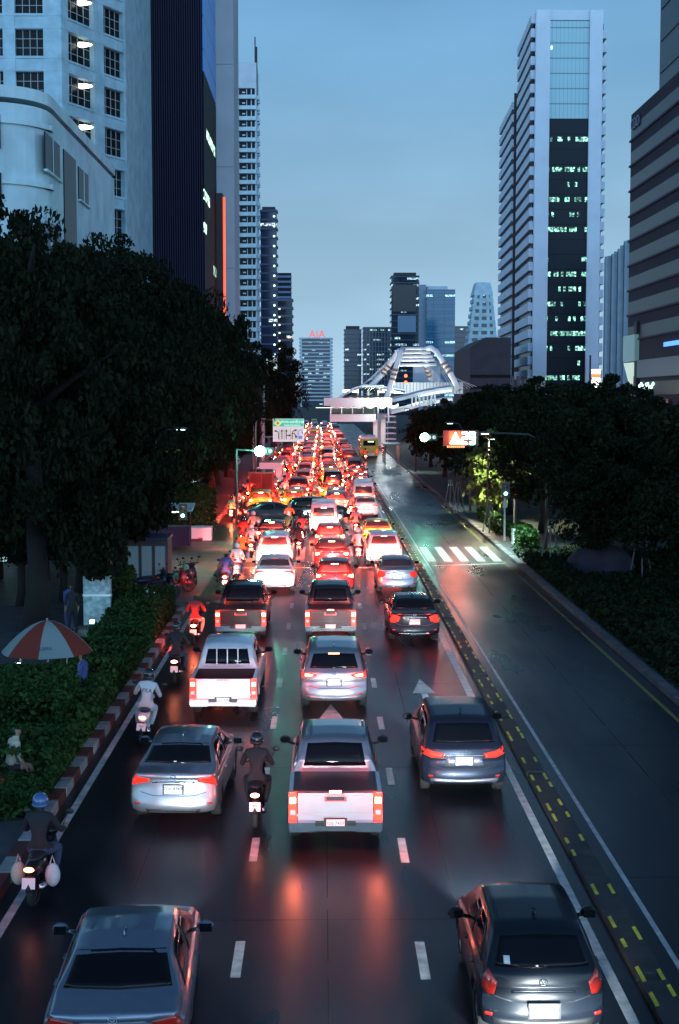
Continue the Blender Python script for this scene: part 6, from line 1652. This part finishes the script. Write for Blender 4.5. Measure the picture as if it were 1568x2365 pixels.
# bright stone wall behind the trunk
p = at(222, 1420, 52); t = empty('stone_wall', (-8.35, 52.2, .14)); tag(t, 'rough pale stone wall panel lit from below between two tree trunks', 'wall')
MB().box((0, 0, .9), (1.0, .3, 1.8)).build('wall', mat('rough_stone', (.30, .42, .46), .8, var=.5, vs=5, bump=1, bs=9), t)
MB().box((0, -.03, 1.1), (1.04, .3, .07)).build('ledge', FBW, t)
l = bpy.data.lights.new('wall_wash', 'POINT'); l.energy = 14; l.color = (.5, .9, 1); l.shadow_soft_size = .1; lo = bpy.data.objects.new('wall_wash', l); COL.objects.link(lo); lo.parent = t; lo.location = (0, -1.3, .6)
MB().box((0, -1.3, .3), (.16, .16, .12)).build('floor_lamp', glow('wash_lamp', (.5, .9, 1), 4), t)
# shopfront glimpses between the trunks
p = at(335, 1340, 63); t = empty('kiosk', (p.x, 64, .14)); tag(t, 'glazed kiosk glowing pale blue behind the hedge end', 'kiosk')
MB().box((0, .5, 1.0), (1.9, 1.6, 2.0)).build('wall', mat('kiosk_grey', (.05, .06, .07), .6), t)
for k in (-.6, 0, .6): MB().box((k, -.34, 1.0), (.45, .06, 1.4)).build('window', mat('kiosk_window', (.12, .18, .22), .2, em=(.35, .65, .8), es=.07), t)
MB().box((0, -.2, 2.1), (2.1, 2.2, .12)).build('roof', mat('kiosk_blue', (.01, .02, .08), .5), t)
p = at(395, 1290, 80); t = empty('market_stall', (p.x, 80, .14)); tag(t, 'market stall with pale blue tarpaulins beyond the parked motorcycles', 'market stall')
MB().box((0, 0, 2.2), (2.6, 1.8, .1), rot=Matrix.Rotation(R(8), 3, 'X')).build('tarpaulin', mat('tarp_blue', (.25, .45, .5), .6, em=(.4, .8, .9), es=.05), t)  # faint glow put into the cloth itself, which is no lamp
MB().box((0, 0, .6), (2.2, 1.0, 1.1)).build('counter', mat('stall_blue', (.01, .012, .06), .6), t)
for sx in (-1.2, 1.2): MB().tube([(sx, -.8, 0), (sx, -.8, 2.2)], .03, 6).build('post', CHR, t)
MB().box((0, .3, 1.9), (1.6, .06, .06)).build('tube_lamp', glow('stall_tube', (.8, 1, 1), 8), t)
t = empty('crate', (-7.4, 84.5, .02)); tag(t, 'white plastic crate at the corner beyond the side street', 'crate')
MB().box((0, 0, .4), (1.5, .8, .75)).build('crate', FBW, t); MB().box((0, 0, .80), (1.56, .86, .06)).build('lid', PALE, t)
for k, (px_, py_, Y, s_) in enumerate(((205, 1115, 95, .9), (18, 1130, 78, 1.0), (450, 1110, 110, .25), (10, 1290, 60, .22))):
    p = at(px_, py_, Y); o = MB().box((0, 0, 0), (s_ * 2.4, .1, s_)).build('lit_window', glow('window_teal', (.55, .95, 1), 1.6)); 
    o.location = (p.x, Y, p.z); tag(o, ['lit shop window glimpsed through the middle of the left trees', 'lit shop window glimpsed at the left edge above the umbrella', 'tiny lit window glimpsed beside the green signal trees', 'small lit window low at the left edge'][k], 'window')
# puddle edge and manhole
p = G(498, 1388); o = MB().lathe([(0, .45), (.012, .45), (.012, 0)], (0, 0, 0), axis='Z', n=24).build('manhole_cover', mat('cover_iron', (.02, .02, .022), .6, bump=.6, bs=20)); o.location = (p.x, p.y, .004); tag(o, 'round dark manhole cover behind the red scooter at the side street', 'manhole cover')
